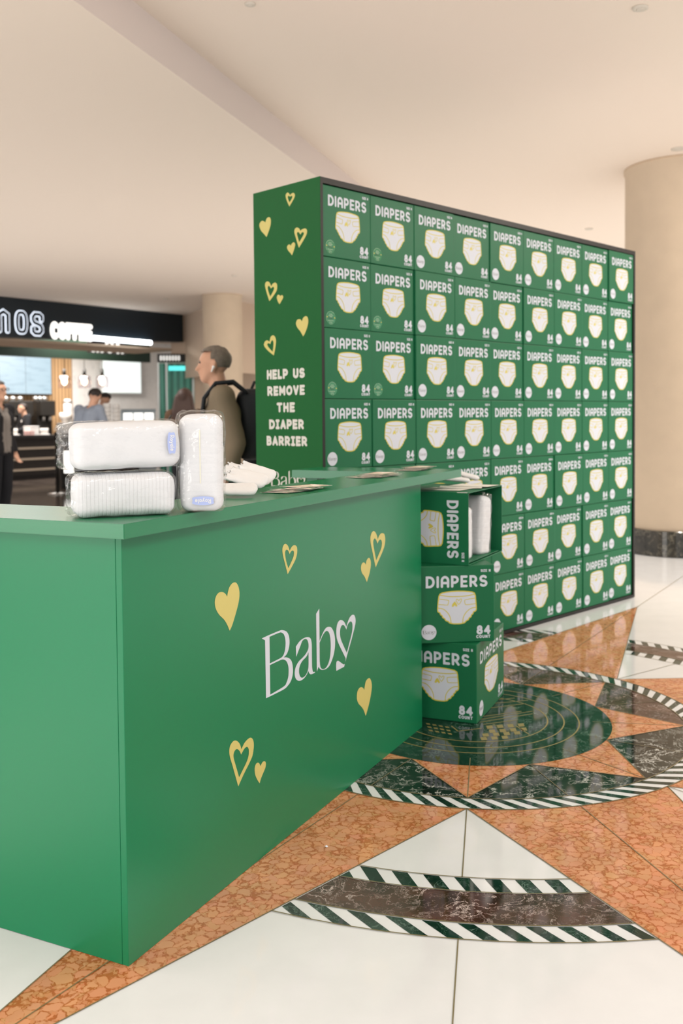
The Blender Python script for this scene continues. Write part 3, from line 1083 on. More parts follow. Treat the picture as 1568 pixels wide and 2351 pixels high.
c, yaw, D_, H_, W_ = V((.5324, 4.0219, .667)), 1.1021, .469, .34, .309
te, tg = side_frame(yaw)
tc0 = c
t_ = .004
bm = bmesh.new()
box(bm, -W_ / 2, W_ / 2, -D_ / 2, D_ / 2, 0, t_, .001)
box(bm, -W_ / 2, W_ / 2, -D_ / 2, -D_ / 2 + t_, t_, H_, .001)
box(bm, -W_ / 2, W_ / 2, D_ / 2 - t_, D_ / 2, t_, H_, .001)
box(bm, -W_ / 2, -W_ / 2 + t_, -D_ / 2 + t_, D_ / 2 - t_, t_, H_, .001)
box(bm, W_ / 2 - t_, W_ / 2, -D_ / 2 + t_, D_ / 2 - t_, t_, H_, .001)
M3 = Matrix.Identity(4)
ax = (V((0, 0, -1)), te, tg)
org = c + te * D_ / 2 - tg * H_ + V((0, 0, W_ / 2))
for i in range(3):
    for j in range(3):
        M3[j][i] = ax[i][j]
    M3[i][3] = org[i]
top = obj('open_diaper_carton', bm, CMATS)
top.matrix_world = M3
add_print(top, W_, H_, FT(W_, D_))
bm = bmesh.new()
box(bm, W_ / 2 - .012, W_ / 2 - .009, -D_ / 2 + .012, D_ / 2 - .05, H_ - .12, H_ - .002, .0008, M=None)
obj('folded_flap', bm, [M_CARTON], top)
bm = bmesh.new()
box(bm, -W_ / 2 - .0008, -W_ / 2 + .002, -D_ / 2 - .0008, -D_ / 2 + .004, H_ - .05, H_ - .004)
obj('torn_edge', bm, [M_CREAM], top)
tag(top, 'green diapers carton lying on its side with open end, topmost of the stack', 'carton', 'cartons stacked beside the counter')


# ------------------------------------------------------------------ wrapped packs of diapers
def pack_white(name, scale=0, direction='X', depth=.55):
    m, nt, b = nodes(name)
    b.inputs['Base Color'].default_value = (.66, .67, .69, 1)
    b.inputs['Roughness'].default_value = .75
    b.inputs['Specular IOR Level'].default_value = .2
    tc = nt.nodes.new('ShaderNodeTexCoord')
    nz = nt.nodes.new('ShaderNodeTexNoise')
    nz.inputs['Scale'].default_value = 60
    nt.links.new(tc.outputs['Object'], nz.inputs['Vector'])
    bp = nt.nodes.new('ShaderNodeBump')
    bp.inputs['Strength'].default_value = .25
    bp.inputs['Distance'].default_value = .002
    nt.links.new(nz.outputs['Fac'], bp.inputs['Height'])
    nt.links.new(bp.outputs['Normal'], b.inputs['Normal'])
    if scale:
        wv = nt.nodes.new('ShaderNodeTexWave')
        wv.bands_direction = direction
        wv.inputs['Scale'].default_value = scale
        wv.inputs['Distortion'].default_value = 1.2
        wv.inputs['Detail Scale'].default_value = .6
        nt.links.new(tc.outputs['Object'], wv.inputs['Vector'])
        r_ = ramp(nt, [(0, (0, 0, 0)), (.35, (1, 1, 1))])
        nt.links.new(wv.outputs['Fac'], r_.inputs[0])
        b2 = nt.nodes.new('ShaderNodeBump')
        b2.inputs['Strength'].default_value = depth
        b2.inputs['Distance'].default_value = .003
        nt.links.new(r_.outputs[0], b2.inputs['Height'])
        nt.links.new(bp.outputs['Normal'], b2.inputs['Normal'])
        nt.links.new(b2.outputs['Normal'], b.inputs['Normal'])
    return m


M_PACK = pack_white('pack_cotton')
M_PACKX = pack_white('pack_cotton_pleated', 34, 'X', .42)
M_PACKZ = pack_white('pack_cotton_stacked', 13, 'Z', .12)
M_FILM, nt, b = nodes('clear_film')
out = nt.nodes['Material Output']
tr = nt.nodes.new('ShaderNodeBsdfTransparent')
gl = nt.nodes.new('ShaderNodeBsdfGlossy')
gl.inputs['Roughness'].default_value = .12
lw = nt.nodes.new('ShaderNodeLayerWeight')
lw.inputs['Blend'].default_value = .25
mr = nt.nodes.new('ShaderNodeMath')
mr.operation = 'MULTIPLY_ADD'
mr.inputs[1].default_value = .30
mr.inputs[2].default_value = .05
nt.links.new(lw.outputs['Facing'], mr.inputs[0])
mx = nt.nodes.new('ShaderNodeMixShader')
nt.links.new(mr.outputs[0], mx.inputs[0])
nt.links.new(tr.outputs[0], mx.inputs[1])
nt.links.new(gl.outputs[0], mx.inputs[2])
tcn = nt.nodes.new('ShaderNodeTexCoord')
nzn = nt.nodes.new('ShaderNodeTexNoise')
nzn.inputs['Scale'].default_value = 25
nzn.inputs['Detail'].default_value = 3
nt.links.new(tcn.outputs['Object'], nzn.inputs['Vector'])
bpn = nt.nodes.new('ShaderNodeBump')
bpn.inputs['Strength'].default_value = .6
bpn.inputs['Distance'].default_value = .01
nt.links.new(nzn.outputs['Fac'], bpn.inputs['Height'])
nt.links.new(bpn.outputs['Normal'], gl.inputs['Normal'])
nt.links.new(mx.outputs[0], out.inputs['Surface'])
M_LOGOB = mat('label_blue', (.36, .43, .70), .5, .3)
M_TAN = mat('indicator_stripe', (.80, .76, .60), .7, .2)


def rbox(bm, lx, ly, lz, r, n=22, fn=None):
    hx, hy, hz = lx / 2, ly / 2, lz / 2
    seen = {}

    def vert(p):
        key = tuple(round(c, 5) for c in p)
        if key not in seen:
            q = V((p[0] * hx, p[1] * hy, p[2] * hz))
            c = V((max(-hx + r, min(hx - r, q.x)), max(-hy + r, min(hy - r, q.y)), max(-hz + r, min(hz - r, q.z))))
            d = q - c
            nrm = d.normalized() if d.length > 1e-9 else V((0, 0, 1))
            q = c + nrm * r
            if fn: q = fn(q, nrm, V(p))
            seen[key] = bm.verts.new(q + V((0, 0, hz)))
        return seen[key]
    cs = lambda t: math.sin(t * math.pi / 2) * .6 + t * .4
    for ax_ in range(3):
        for s in (-1, 1):
            for i in range(n):
                for j in range(n):
                    q = []
                    for di, dj in ((0, 0), (1, 0), (1, 1), (0, 1)):
                        a, b_ = cs(-1 + 2 * (i + di) / n), cs(-1 + 2 * (j + dj) / n)
                        p = [0, 0, 0]
                        p[ax_], p[(ax_ + 1) % 3], p[(ax_ + 2) % 3] = s, a, b_
                        q.append(vert(p))
                    f = bm.faces.new(q if s > 0 else q[::-1])
                    f.smooth = True


def pack(label, loc, yaw, dims, pleat, decal, ext, tilt=(0, 0), seed=0, group='wrapped packs on the counter', stripe=False):
    lx, ly, lz = dims
    t = thing('diaper_pack', label, 'pack of diapers', loc, (tilt[0], tilt[1], yaw), group)
    sd = V((seed * 7.3, seed * 3.1, 0))

    def body(q, n, p):
        b = .045 * (1 - p.x ** 2) * (1 - p.y ** 2) * (1 - p.z ** 2)
        q = q + n * (.0022 * noise.noise(q * 28 + sd))
        q.x *= 1 + .03 * (1 - p.y ** 2) * (1 - p.z ** 2) - .01
        q.y *= 1 + .05 * (1 - p.x ** 2) * (1 - p.z ** 2) - .01
        q.z *= 1 + .05 * (1 - p.x ** 2) * (1 - p.y ** 2) * (p.z > 0) - .012
        return q
    bm = bmesh.new()
    rbox(bm, lx, ly, lz, min(ly, lz, lx) * .21, 28, body)
    obj('folded_diapers', bm, [{'x': M_PACKX, 'z': M_PACKZ}.get(pleat, M_PACK)], t)

    def film(q, n, p):
        q = q + n * (.0035 + .0035 * noise.noise(q * 22 + sd + V((5, 5, 5))) + .0015 * noise.noise(q * 70 + sd))
        q.y *= 1 + .05 * (1 - p.x ** 2) * (1 - p.z ** 2)
        for axis, (en, ep) in ext.items():      # loose ends of the film stand off the diapers
            v = p[axis]
            w_ = noise.noise(V((p.x * 3 + seed, p.y * 3, p.z * 3 + 4))) * .35 + noise.noise(V((p.x * 9, p.y * 9 + seed, p.z * 9))) * .2
            if v > .82: q[axis] += ep * (v - .82) / .18 * (.8 + w_)
            if v < -.82: q[axis] -= en * (-v - .82) / .18 * (.8 + w_)
        if p.z < -.3: q.z = max(q.z, -lz / 2 + .0005)
        return q
    bm = bmesh.new()
    rbox(bm, lx, ly, lz, min(ly, lz, lx) * .17, 34, film)
    obj('plastic_film', bm, [M_FILM], t)
    if stripe:
        bm = bmesh.new()
        q = [bm.verts.new((x, -ly / 2 * 1.045 - .0012, z)) for x, z in ((-.0012, lz * .3), (.0012, lz * .3), (.0012, lz * .85), (-.0012, lz * .85))]
        bm.faces.new(q)
        obj('indicator_stripe', bm, [M_TAN], t)
    if decal:
        dx, dz, ang, w = decal
        ca, sa = math.cos(R(ang)), math.sin(R(ang))
        yy = -ly / 2 * 1.05 - .0075

        def T(x, y, k=0):
            return V((dx + x * ca - y * sa, yy - k, dz + x * sa + y * ca))
        bm = bmesh.new()
        h = w * .44
        fill(bm, [curve_pts([(-w / 2, -h * .36), (0, -h / 2), (w / 2, -h * .36), (w / 2 * 1.03, 0), (w / 2, h * .36), (0, h / 2), (-w / 2, h * .36), (-w / 2 * 1.03, 0)], 5)], T)
        text(bm, 'Royale', -w * .40, -h * .20, h * .52, h * .045, lambda x, y, k=0: T(x, y, .0006 + k), 1, .3, w * .8)
        obj('printed_label', bm, [M_LOGOB, M_PACK], t)
    return t


ZTOP = ZT + .0022
q0, q1 = flr(180, 1193, ZT), flr(398, 1183, ZT)
dv = (q1 - q0)
wx = dv.length
ya = math.atan2(dv.y, dv.x)
nn = V((-math.sin(ya), math.cos(ya), 0))
mid = (q0 + q1) / 2
k_ = (mid - CAM).dot(FW) / F_PX          # metres per pixel at the packs
h1 = 98 * k_
pack('white plastic-wrapped pack of diapers lying on the counter, lower of two stacked', mid + nn * .058 + V((0, 0, ZTOP - ZT)), ya, (wx + .014, .115, h1), 'x', None, {0: (.010, .0)}, seed=1)
h2 = 108 * k_
m2 = mid + nn * .057 + V((0, 0, h1 + .012 + ZTOP - ZT)) + V((math.cos(ya), math.sin(ya), 0)) * (6 * k_)
pack('white plastic-wrapped pack of diapers with crumpled left end, resting on another pack', m2, ya + R(3), (242 * k_, .118, h2), '', (242 * k_ * .40, h2 * .52, -90, 46 * k_), {0: (.030, .0)}, tilt=(0, R(-1.0)), seed=2)
q0, q1 = flr(412, 1177, ZT), flr(497, 1179, ZT)
mid3 = (q0 + q1) / 2
k3 = (mid3 - CAM).dot(FW) / F_PX
pack('white wrapped pack of diapers standing upright on the counter beside two lying packs', mid3 + V((.005, .050, ZTOP - ZT)), R(3), (96 * k3, .098, 222 * k3), 'z', (6 * k3, 27 * k3, 180, 46 * k3), {2: (0, .010), 0: (.008, .002)}, seed=3, stripe=True)
# the packs inside the open carton
pin = tc0 + te * .285 - tg * .075 + V((0, 0, .0052))
pack('white wrapped pack of diapers standing inside the open end of the topmost carton', pin, yaw - R(0) + R(-8), (.105, .115, .265), 'z', None, {2: (0, .018)}, tilt=(R(0), R(6)), seed=5, group='wrapped packs inside the open carton')
pin = tc0 + te * .085 - tg * .085 + V((0, 0, .0052))
pack('white wrapped pack mostly hidden inside the open carton, left of its leaning neighbour', pin, yaw, (.105, .115, .235), 'z', None, {}, seed=6, group='wrapped packs inside the open carton')

# ------------------------------------------------------------------ loose folded diapers
M_DIAP = mat('diaper_white', (.70, .70, .70), .85, .15, bump=.2, bscale=90)


def folded_diaper(label, tip, yaw, pitch, group, L=.125, W=.088, seed=0, roll=0.0):
    t = thing('folded_diaper', label, 'diaper', tip, (0, 0, 0), group)
    bm = bmesh.new()
    nu, nv = 26, 14
    rows = {1: [], -1: []}
    for s in (1, -1):
        for i in range(nu + 1):
            u = i / nu                                    # 0 at the ruffled end, 1 at the rounded tip
            ru = max(0, (u - .82) / .18)
            hw = W / 2 * math.sqrt(max(0.0, 1 - ru * ru * .98)) * (1 - .12 * (1 - u))
            row = []
            for j in range(nv + 1):
                v = -1 + 2 * j / nv
                th = .0115 * (1 - abs(v) ** 3) ** .5 * math.sqrt(max(0, 1 - ru ** 2.4)) * (.55 + .45 * min(1, u * 4))
                ruf = max(0, 1 - u / .22)
                z = s * th + ruf * .006 * math.sin(v * 13 + seed) + .0025 * noise.noise(V((u * 5, v * 2, seed * 3.7)))
                x = (u - 1) * L + ruf * .004 * math.sin(v * 9 + seed * 2)
                row.append(bm.verts.new((x, hw * v, z + .0125)))
            rows[s].append(row)
        for i in range(nu):
            for j in range(nv):
                r_ = rows[s]
                q = (r_[i][j], r_[i + 1][j], r_[i + 1][j + 1], r_[i][j + 1])
                f = bm.faces.new(q if s > 0 else q[::-1])
                f.smooth = True
    bmesh.ops.remove_doubles(bm, verts=bm.verts, dist=.0003)
    b_ = obj('padded_fold', bm, [M_DIAP], t)
    # elastic ruffle along the back edge
    bm = bmesh.new()
    prev = None
    for j in range(41):
        v = -1 + 2 * j / 40
        y = W / 2 * .86 * v
        a = bm.verts.new((-L + .004, y, .009 + .006 * math.sin(v * 13 + seed)))
        c_ = bm.verts.new((-L - .007 - .003 * math.sin(v * 31), y, .010 + .007 * math.sin(v * 13 + seed) + .003 * math.sin(v * 47 + seed)))
        if prev:
            f = bm.faces.new((prev[0], a, c_, prev[1]))
            f.smooth = True
        prev = (a, c_)
    obj('ruffled_edge', bm, [M_DIAP], t)
    t.rotation_euler = (Matrix.Rotation(yaw, 3, 'Z') @ Matrix.Rotation(pitch, 3, 'Y') @ Matrix.Rotation(roll, 3, 'X')).to_euler()
    t.location.z += W / 2 * math.sin(abs(roll)) * .92
    return t


for i, (px, py, dz, yw, pt, rl_, lab) in enumerate(((592, 1141, .000, -3, 1, 16, 'lowest loose white folded diaper on the counter beside the upright pack'), (613, 1136, .010, -12, 13, 24, 'middle loose white folded diaper of the fan beside the upright pack'), (628, 1128, .010, -20, 17, 28, 'uppermost loose white folded diaper of the fan, nearest the leaflets'), (600, 1122, .014, -8, 15, 20, 'loose white folded diaper at the back of the fan beside the upright pack'))):
    p = flr(px, py, ZT)
    folded_diaper(lab, p + V((0, 0, dz)), R(yw), R(pt), 'loose diapers on the counter', seed=i, roll=R(rl_))
ZC = .667 + W_
for i, (px, py, dz, yw, pt, lab) in enumerate(((1079, 1111, .003, -4, 6, 'nearer folded white diaper on top of the open carton'), (1099, 1108, .006, -22, 14, 'farther folded white diaper on top of the open carton'))):
    p = flr(px, py, ZC)
    folded_diaper(lab, p + V((0, 0, dz)), R(yw), R(pt), 'loose diapers on the open carton', L=.13, W=.07, seed=i + 9)

# ------------------------------------------------------------------ leaflets
M_LEAF, nt, b = nodes('leaflet_print')
tcn = nt.nodes.new('ShaderNodeTexCoord')
vo = nt.nodes.new('ShaderNodeTexVoronoi')
vo.inputs['Scale'].default_value = 38
nt.links.new(tcn.outputs['Object'], vo.inputs['Vector'])
rr_ = ramp(nt, [(0, (.06, .20, .07)), (.22, (.70, .52, .42)), (.45, (.80, .74, .66)), (.66, (.20, .36, .14)), (.74, (.66, .48, .38)), (1, (.82, .77, .68))])
nt.links.new(vo.outputs['Color'], rr_.inputs[0])
nt.links.new(rr_.outputs[0], b.inputs['Base Color'])
b.inputs['Roughness'].default_value = .6
b.inputs['Specular IOR Level'].default_value = .2
M_LEAFG = mat('leaflet_green', (.03, .17, .06), .6, .2)
M_PAPER = mat('leaflet_paper', (.80, .76, .70), .5, .3)


def leaflet(label, loc, yaw, group, w=.105, h=.148, white=False):
    bm = bmesh.new()
    vs = []
    n = 6
    for i in range(n + 1):
        u = -1 + 2 * i / n
        vs.append([bm.verts.new((w / 2 * s, h / 2 * u, z + .0012 * u * u)) for s in (-1, 1) for z in (0, .0003)])
    for a, c_ in zip(vs, vs[1:]):
        for q in ((0, 1), (1, 3), (3, 2), (2, 0)):
            f = bm.faces.new((a[q[0]], c_[q[0]], c_[q[1]], a[q[1]]))
    for f in (vs[0], vs[-1]):
        bm.faces.new((f[0], f[1], f[3], f[2]))
    bmesh.ops.recalc_face_normals(bm, faces=bm.faces)
    o = obj('leaflet', bm, [M_PAPER], None, loc, (0, 0, yaw))
    tag(o, label, 'leaflet', group)
    if not white:
        bm = bmesh.new()
        rows = [[bm.verts.new((w * .42 * s, h * .42 * u * .999, .0005 + .0012 * (.84 * u) ** 2)) for s in (-1, 1)] for u in [-1 + 2 * i / n for i in range(n + 1)]]
        for a, c_ in zip(rows, rows[1:]):
            bm.faces.new((a[0], a[1], c_[1], c_[0]))
        obj('printed_collage', bm, [M_LEAF], o)
        bm = bmesh.new()
        for x0_, x1_ in ((-w * .49, -w * .43), (w * .43, w * .49)):
            bm.faces.new([bm.verts.new(p_) for p_ in ((x0_, -h * .46, .0017), (x1_, -h * .46, .0017), (x1_, h * .46, .0017), (x0_, h * .46, .0017))])
        obj('green_border', bm, [M_LEAFG], o)
    return o


rl = random.Random(11)
for (px, py, nl, where, gname) in ((683, 1126, 5, 'in the pile nearest the loose diapers on the counter', 'leaflets nearest the diapers'), (862, 1094, 5, 'in the middle pile along the counter', 'leaflets in the middle of the counter'), (955, 1078, 5, 'in the farthest pile, at the corner of the counter', 'leaflets at the far corner of the counter')):
    p = flr(px, py, ZT)
    for i in range(nl):
        a = CYAW + R(rl.uniform(-22, 22)) - R(90)
        leaflet('green and cream leaflet ' + where, p + CU * (-.06 + .03 * i + rl.uniform(-.01, .01)) + CN * rl.uniform(-.012, .012) + V((0, 0, .0012 + .0019 * i)), a, gname)
p = tc0 + te * .20 - tg * .15
for i in range(3):
    leaflet('plain cream leaflet lying on top of the open carton', p + te * (.10 * i - .06) + tg * (.03 * i) + V((0, 0, W_ + .0012 + .0019 * i)), yaw + R(rl.uniform(-25, 25)), 'leaflets on the open carton', .14, .19, True)

# ------------------------------------------------------------------ the coffee shop behind
S0, S1 = flr(0, 680, H_LOW), flr(420, 722.5, H_LOW)
SD = (S1 - S0).normalized()
PSg = Plane((S0.x, S0.y, 0), SD)
SLEN = (S1 - S0).length
M_NAVY = mat('fascia_navy', (.008, .016, .024), .4, .4)
M_LIT = mat('lit_letter', (.9, .9, .9), .5, .3, emit=(1.0, .97, .90), es=1.7)
M_LITEDGE = mat('lit_edge', (.8, .8, .8), .5, .3, emit=(.75, .85, 1.0), es=1.6)
M_TUBE = mat('lit_tube', (.9, .9, .9), .5, .3, emit=(.92, .97, 1.0), es=7.0)
SA = math.atan2(SD.y, SD.x)
zb0, zb1 = PSg.px(0, 774)[1], PSg.px(420, 785)[1]
sign = thing('coffee_shop_sign', 'long dark navy shop fascia with lit outlined letters and the word COFFEE', 'sign', (S0.x, S0.y, zb0), (0, 0, SA))
bm = bmesh.new()
x0 = -3.0
zl = zb0 + (zb1 - zb0) * x0 / SLEN
vs = [bm.verts.new((x, y, z - zb0)) for y in (0, .25) for x, z in ((x0, zl), (SLEN, zb1), (SLEN, H_LOW - .004), (x0, H_LOW - .004))]
for q in ((0, 1, 2, 3), (7, 6, 5, 4), (0, 4, 5, 1), (1, 5, 6, 2), (2, 6, 7, 3), (3, 7, 4, 0)):
    bm.faces.new([vs[i] for i in q])
obj('fascia_board', bm, M_NAVY, sign)


def sgT(x, z, k=0, lift=.004):
    return V((x, -lift - k * 4, z - zb0))


Z2_ = lambda X, Y: (X / 3.6465, 660 + Y / 3.6465)
for s, xl, xr, yt, yb in (('m', -95, 78, 185, 375), ('O', 122, 228, 195, 390), ('S', 255, 362, 208, 405)):
    xa, za = PSg.px(*Z2_(xl, yb))
    xb, zb_ = PSg.px(*Z2_(xr, yt))
    h = zb_ - za
    r0 = (xb - xa) * (.17 if s != 'm' else .115)
    for nm, rr, mm, lf in (('letter_halo', r0, M_LITEDGE, .006), ('letter_face', r0 * .60, M_NAVY, .016)):
        bm = bmesh.new()
        T = lambda x, z, k=0, lf=lf: sgT(x, z, k, lf)
        w, hh = (xb - xa) - 2 * r0, h - 2 * r0
        ox, oz = xa + r0, za + r0
        if s == 'O':
            stroke(bm, [(ox + w / 2 + w / 2 * math.copysign(abs(math.cos(a)) ** .6, math.cos(a)), oz + hh / 2 + hh / 2 * math.copysign(abs(math.sin(a)) ** .8, math.sin(a))) for a in [2 * math.pi * i / 28 for i in range(28)]], rr, T, closed=True)
        elif s == 'S':
            stroke(bm, [(ox + w, oz + hh * .72), (ox + w, oz + hh * .9), (ox + w * .75, oz + hh), (ox + w * .25, oz + hh), (ox, oz + hh * .85), (ox, oz + hh * .68), (ox + w * .15, oz + hh * .56), (ox + w * .85, oz + hh * .44), (ox + w, oz + hh * .3), (ox + w, oz + hh * .14), (ox + w * .75, oz), (ox + w * .25, oz), (ox, oz + hh * .1), (ox, oz + hh * .28)], rr, T)
        else:
            for q in ([(ox, oz), (ox, oz + hh)], [(ox, oz + hh * .85), (ox + w * .25, oz + hh), (ox + w * .5, oz + hh * .85), (ox + w * .5, oz)], [(ox + w * .5, oz + hh * .85), (ox + w * .75, oz + hh), (ox + w, oz + hh * .85), (ox + w, oz)]):
                stroke(bm, q, rr, T)
        obj(nm, bm, mm, sign)
bm = bmesh.new()
xa, za = PSg.px(*Z2_(415, 422))
xb, zb_ = PSg.px(*Z2_(768, 312))
text(bm, 'COFFEE', xa, za - .02, (zb_ - za) + .02, .044, lambda x, z, k=0: sgT(x, z, k, .02), 0, .46, xb - xa)
obj('lit_lettering', bm, M_LIT, sign)
xa, za = PSg.px(*Z2_(765, 425))
xb, zb_ = PSg.px(*Z2_(1245, 465))
bm = bmesh.new()
cyl(bm, (xa, -.06, za - zb0), (xb, -.06, zb_ - zb0), .045)
tube = obj('tube_light', bm, M_TUBE, sign)

# soffit, inner bulkhead, back walls of the shop
IN = V((-SD.y, SD.x, 0))                 # into the shop


def shop(px, py, depth):                 # upright plane parallel to the fascia, depth metres further in
    o = V((S0.x, S0.y, 0)) + IN * depth
    return Plane(o, SD)


def panel(name, P, x0, x1, z0, z1, m, th=.05, parent=None):
    bm = bmesh.new()
    box(bm, x0, x1, 0, th, z0, z1)
    return obj(name, bm, m, parent, (P.o.x, P.o.y, 0), (0, 0, SA))


M_SOFF = mat('soffit_beige', (.60, .46, .34), .8, .2)
M_BULK = mat('bulkhead_green', (.012, .03, .018), .5, .3)
M_SLAT, nt, b = nodes('slatted_oak')
tcn = nt.nodes.new('ShaderNodeTexCoord')
wv = nt.nodes.new('ShaderNodeTexWave')
wv.inputs['Scale'].default_value = 3.2
wv.inputs['Distortion'].default_value = 0
nt.links.new(tcn.outputs['Object'], wv.inputs['Vector'])
rr_ = ramp(nt, [(0, (.22, .12, .05)), (.25, (.55, .34, .17)), (1, (.60, .38, .20))])
nt.links.new(wv.outputs['Fac'], rr_.inputs[0])
nt.links.new(rr_.outputs[0], b.inputs['Base Color'])
b.inputs['Roughness'].default_value = .6
M_WMARB = marble('white_marble_wall', (.82, .80, .77), (.74, .73, .71), (.50, .49, .48), 1.1, .012, .25, .5, .8)

Pb = shop(0, 0, 3.2)
b0, b1 = Pb.px(-40, 800)[0], Pb.px(345, 800)[0]
bm = bmesh.new()
box(bm, b0 - 3, b1, 0, .15, 2.62, H_LOW)
o = struct('trim_3', bm, M_BULK, loc=(Pb.o.x, Pb.o.y, 0), rot=(0, 0, SA))
bm = bmesh.new()
box(bm, -3.2, SLEN, .26, 1.5, 2.66, 2.70)
o = struct('trim_4', bm, M_SOFF, loc=(S0.x, S0.y, 0), rot=(0, 0, SA))
Pw = shop(0, 0, 6.0)
w0, w1, w2, w3 = (Pw.px(x, 880)[0] for x in (-60, 166, 362, 470))
o = panel('wall_slatted', Pw, w0 - 2, w1, 0, H_LOW, M_SLAT)
o['kind'] = 'structure'
o = panel('wall_marble', Pw, w1, w3, 0, H_LOW, M_WMARB)
o['kind'] = 'structure'
# beige header wall right of the fascia and above the glass shop
Pg = Plane(V((S1.x, S1.y, 0)) + IN * .2, V((1, .12, 0)))
ga = math.atan2(.12, 1)
gx0, gx1, gx2 = (Pg.px(x, 860)[0] for x in (362, 446, 600))
gz = Pg.px(400, 813)[1]
bm = bmesh.new()
x_l = Pg.px(288, 800)[0]
box(bm, x_l + .9, gx1, 0, .1, gz, H_LOW)
box(bm, gx1, gx2, 0, .1, 0, H_LOW)
struct('wall_right', bm, M_WALL, loc=(Pg.o.x, Pg.o.y, 0), rot=(0, 0, ga))
shopf = thing('glass_shopfront', 'green-lit glass shopfront under a dark header with small white letters', 'shopfront', (Pg.o.x, Pg.o.y, 0), (0, 0, ga))
bm = bmesh.new()
hz = Pg.px(400, 832)[1]
box(bm, gx0, gx1, -.05, .0, hz, gz)
hd = obj('header', bm, M_BLACK, shopf)
bm = bmesh.new()
text(bm, 'IIIIIII', gx0 + .05, hz + .03, gz - hz - .06, .022, lambda x, z, k=0: V((x, -.056 - k, z)), 0, .8, (gx1 - gx0) * .55)
obj('header_lettering', bm, mat('header_white', (.8, .8, .78), .5, .3, emit=(1, 1, .95), es=.6), hd)
M_TEAL, nt, b = nodes('teal_ribbed')
tcn = nt.nodes.new('ShaderNodeTexCoord')
wv = nt.nodes.new('ShaderNodeTexWave')
wv.inputs['Scale'].default_value = 2.4
wv.inputs['Distortion'].default_value = .6
nt.links.new(tcn.outputs['Object'], wv.inputs['Vector'])
rr_ = ramp(nt, [(0, (.03, .14, .11)), (.5, (.08, .30, .23)), (1, (.20, .48, .40))])
nt.links.new(wv.outputs['Fac'], rr_.inputs[0])
nt.links.new(rr_.outputs[0], b.inputs['Base Color'])
b.inputs['Roughness'].default_value = .25
bm = bmesh.new()
box(bm, gx0, gx1, .45, .5, 0.003, hz)
obj('ribbed_curtain', bm, M_TEAL, shopf)
M_GLASS, nt, b = nodes('window_glass')
b.inputs['Base Color'].default_value = (.75, .95, .88, 1)
b.inputs['Transmission Weight'].default_value = 1.0
b.inputs['Roughness'].default_value = .02
b.inputs['IOR'].default_value = 1.1
bm = bmesh.new()
box(bm, gx0 + .02, gx1 - .02, -.02, -.01, 0.003, hz)
obj('glass_pane', bm, M_GLASS, shopf)
bm = bmesh.new()
for x in (gx0, gx0 + (gx1 - gx0) * .22, gx1 - .04):
    box(bm, x, x + .03, -.03, .02, 0.003, hz)
obj('mullion', bm, mat('steel', (.45, .47, .46), .3, .5, .6), shopf)
bm = bmesh.new()
box(bm, gx0 + (gx1 - gx0) * .3, gx1 - .1, .02, .10, hz - .16, hz - .07)
obj('strip_light', bm, mat('teal_glow', (.2, .8, .8), .5, .3, emit=(.15, .85, .9), es=1.2), shopf)

# small lit sign hung under the fascia, and the grey box behind it
Pl = shop(0, 0, 1.6)
a0, a1 = Pl.px(207, 803), Pl.px(290, 803)
hs = thing('hanging_sign', 'small blurred sign with lit white lettering hung under the fascia', 'sign', (Pl.o.x, Pl.o.y, 0), (0, 0, SA))
z_a, z_b = Pl.px(240, 809)[1], Pl.px(240, 783)[1]
bm = bmesh.new()
box(bm, a0[0], a1[0], .02, .10, z_a - .02, z_b + .03)
obj('backing_board', bm, mat('grey_board', (.12, .12, .14), .5, .3), hs)
bm = bmesh.new()
for i, (fx, w, h) in enumerate(((.04, .10, .10), (.17, .08, .10), (.28, .10, .10), (.42, .24, .21), (.72, .10, .16), (.86, .07, .09))):
    L_ = a1[0] - a0[0]
    stroke(bm, arc(a0[0] + (fx + w / 2) * L_, z_a + h / 2 + .02, w * L_ / 2 * .8, h / 2, 30, 330, 10), .03, lambda x, z, k=0: V((x, .012 - k, z)))
obj('lit_lettering', bm, M_LIT, hs)

# menu screens
M_SCREEN, nt, b = nodes('menu_screen')
tcn = nt.nodes.new('ShaderNodeTexCoord')
mp = nt.nodes.new('ShaderNodeMapping')
mp.inputs['Scale'].default_value = (1, 1, 4)
nzn = nt.nodes.new('ShaderNodeTexNoise')
nzn.inputs['Scale'].default_value = 2.5
nzn.inputs['Detail'].default_value = 6
nt.links.new(tcn.outputs['Object'], mp.inputs['Vector'])
nt.links.new(mp.outputs['Vector'], nzn.inputs['Vector'])
rr_ = ramp(nt, [(.36, (.50, .70, .82)), (.50, (.62, .83, .95))])
nt.links.new(nzn.outputs['Fac'], rr_.inputs[0])
nt.links.new(rr_.outputs[0], b.inputs['Emission Color'])
b.inputs['Emission Strength'].default_value = .95
b.inputs['Base Color'].default_value = (.02, .02, .02, 1)
Ps = shop(0, 0, 5.8)
for (xl, xr, yt, yb, lab) in ((-1, 57, 795, 903, 'lit pale blue menu screen on the slatted wall, left one, cut by the frame'), (60, 116, 798, 904, 'lit pale blue menu screen on the slatted wall, right one of two')):
    (x0, z0), (x1, z1) = Ps.px(xl, yb), Ps.px(xr, yt)
    t = thing('menu_screen', lab, 'screen', (Ps.o.x, Ps.o.y, 0), (0, 0, SA), 'menu screens on the slatted wall')
    bm = bmesh.new()
    box(bm, x0 - .008, x1 + .008, 0, .06, z0 - .03, z1 + .03, .004)
    obj('bezel', bm, M_BLACK, t)
    bm = bmesh.new()
    box(bm, x0, x1, -.004, 0, z0, z1)
    obj('display', bm, M_SCREEN, t)
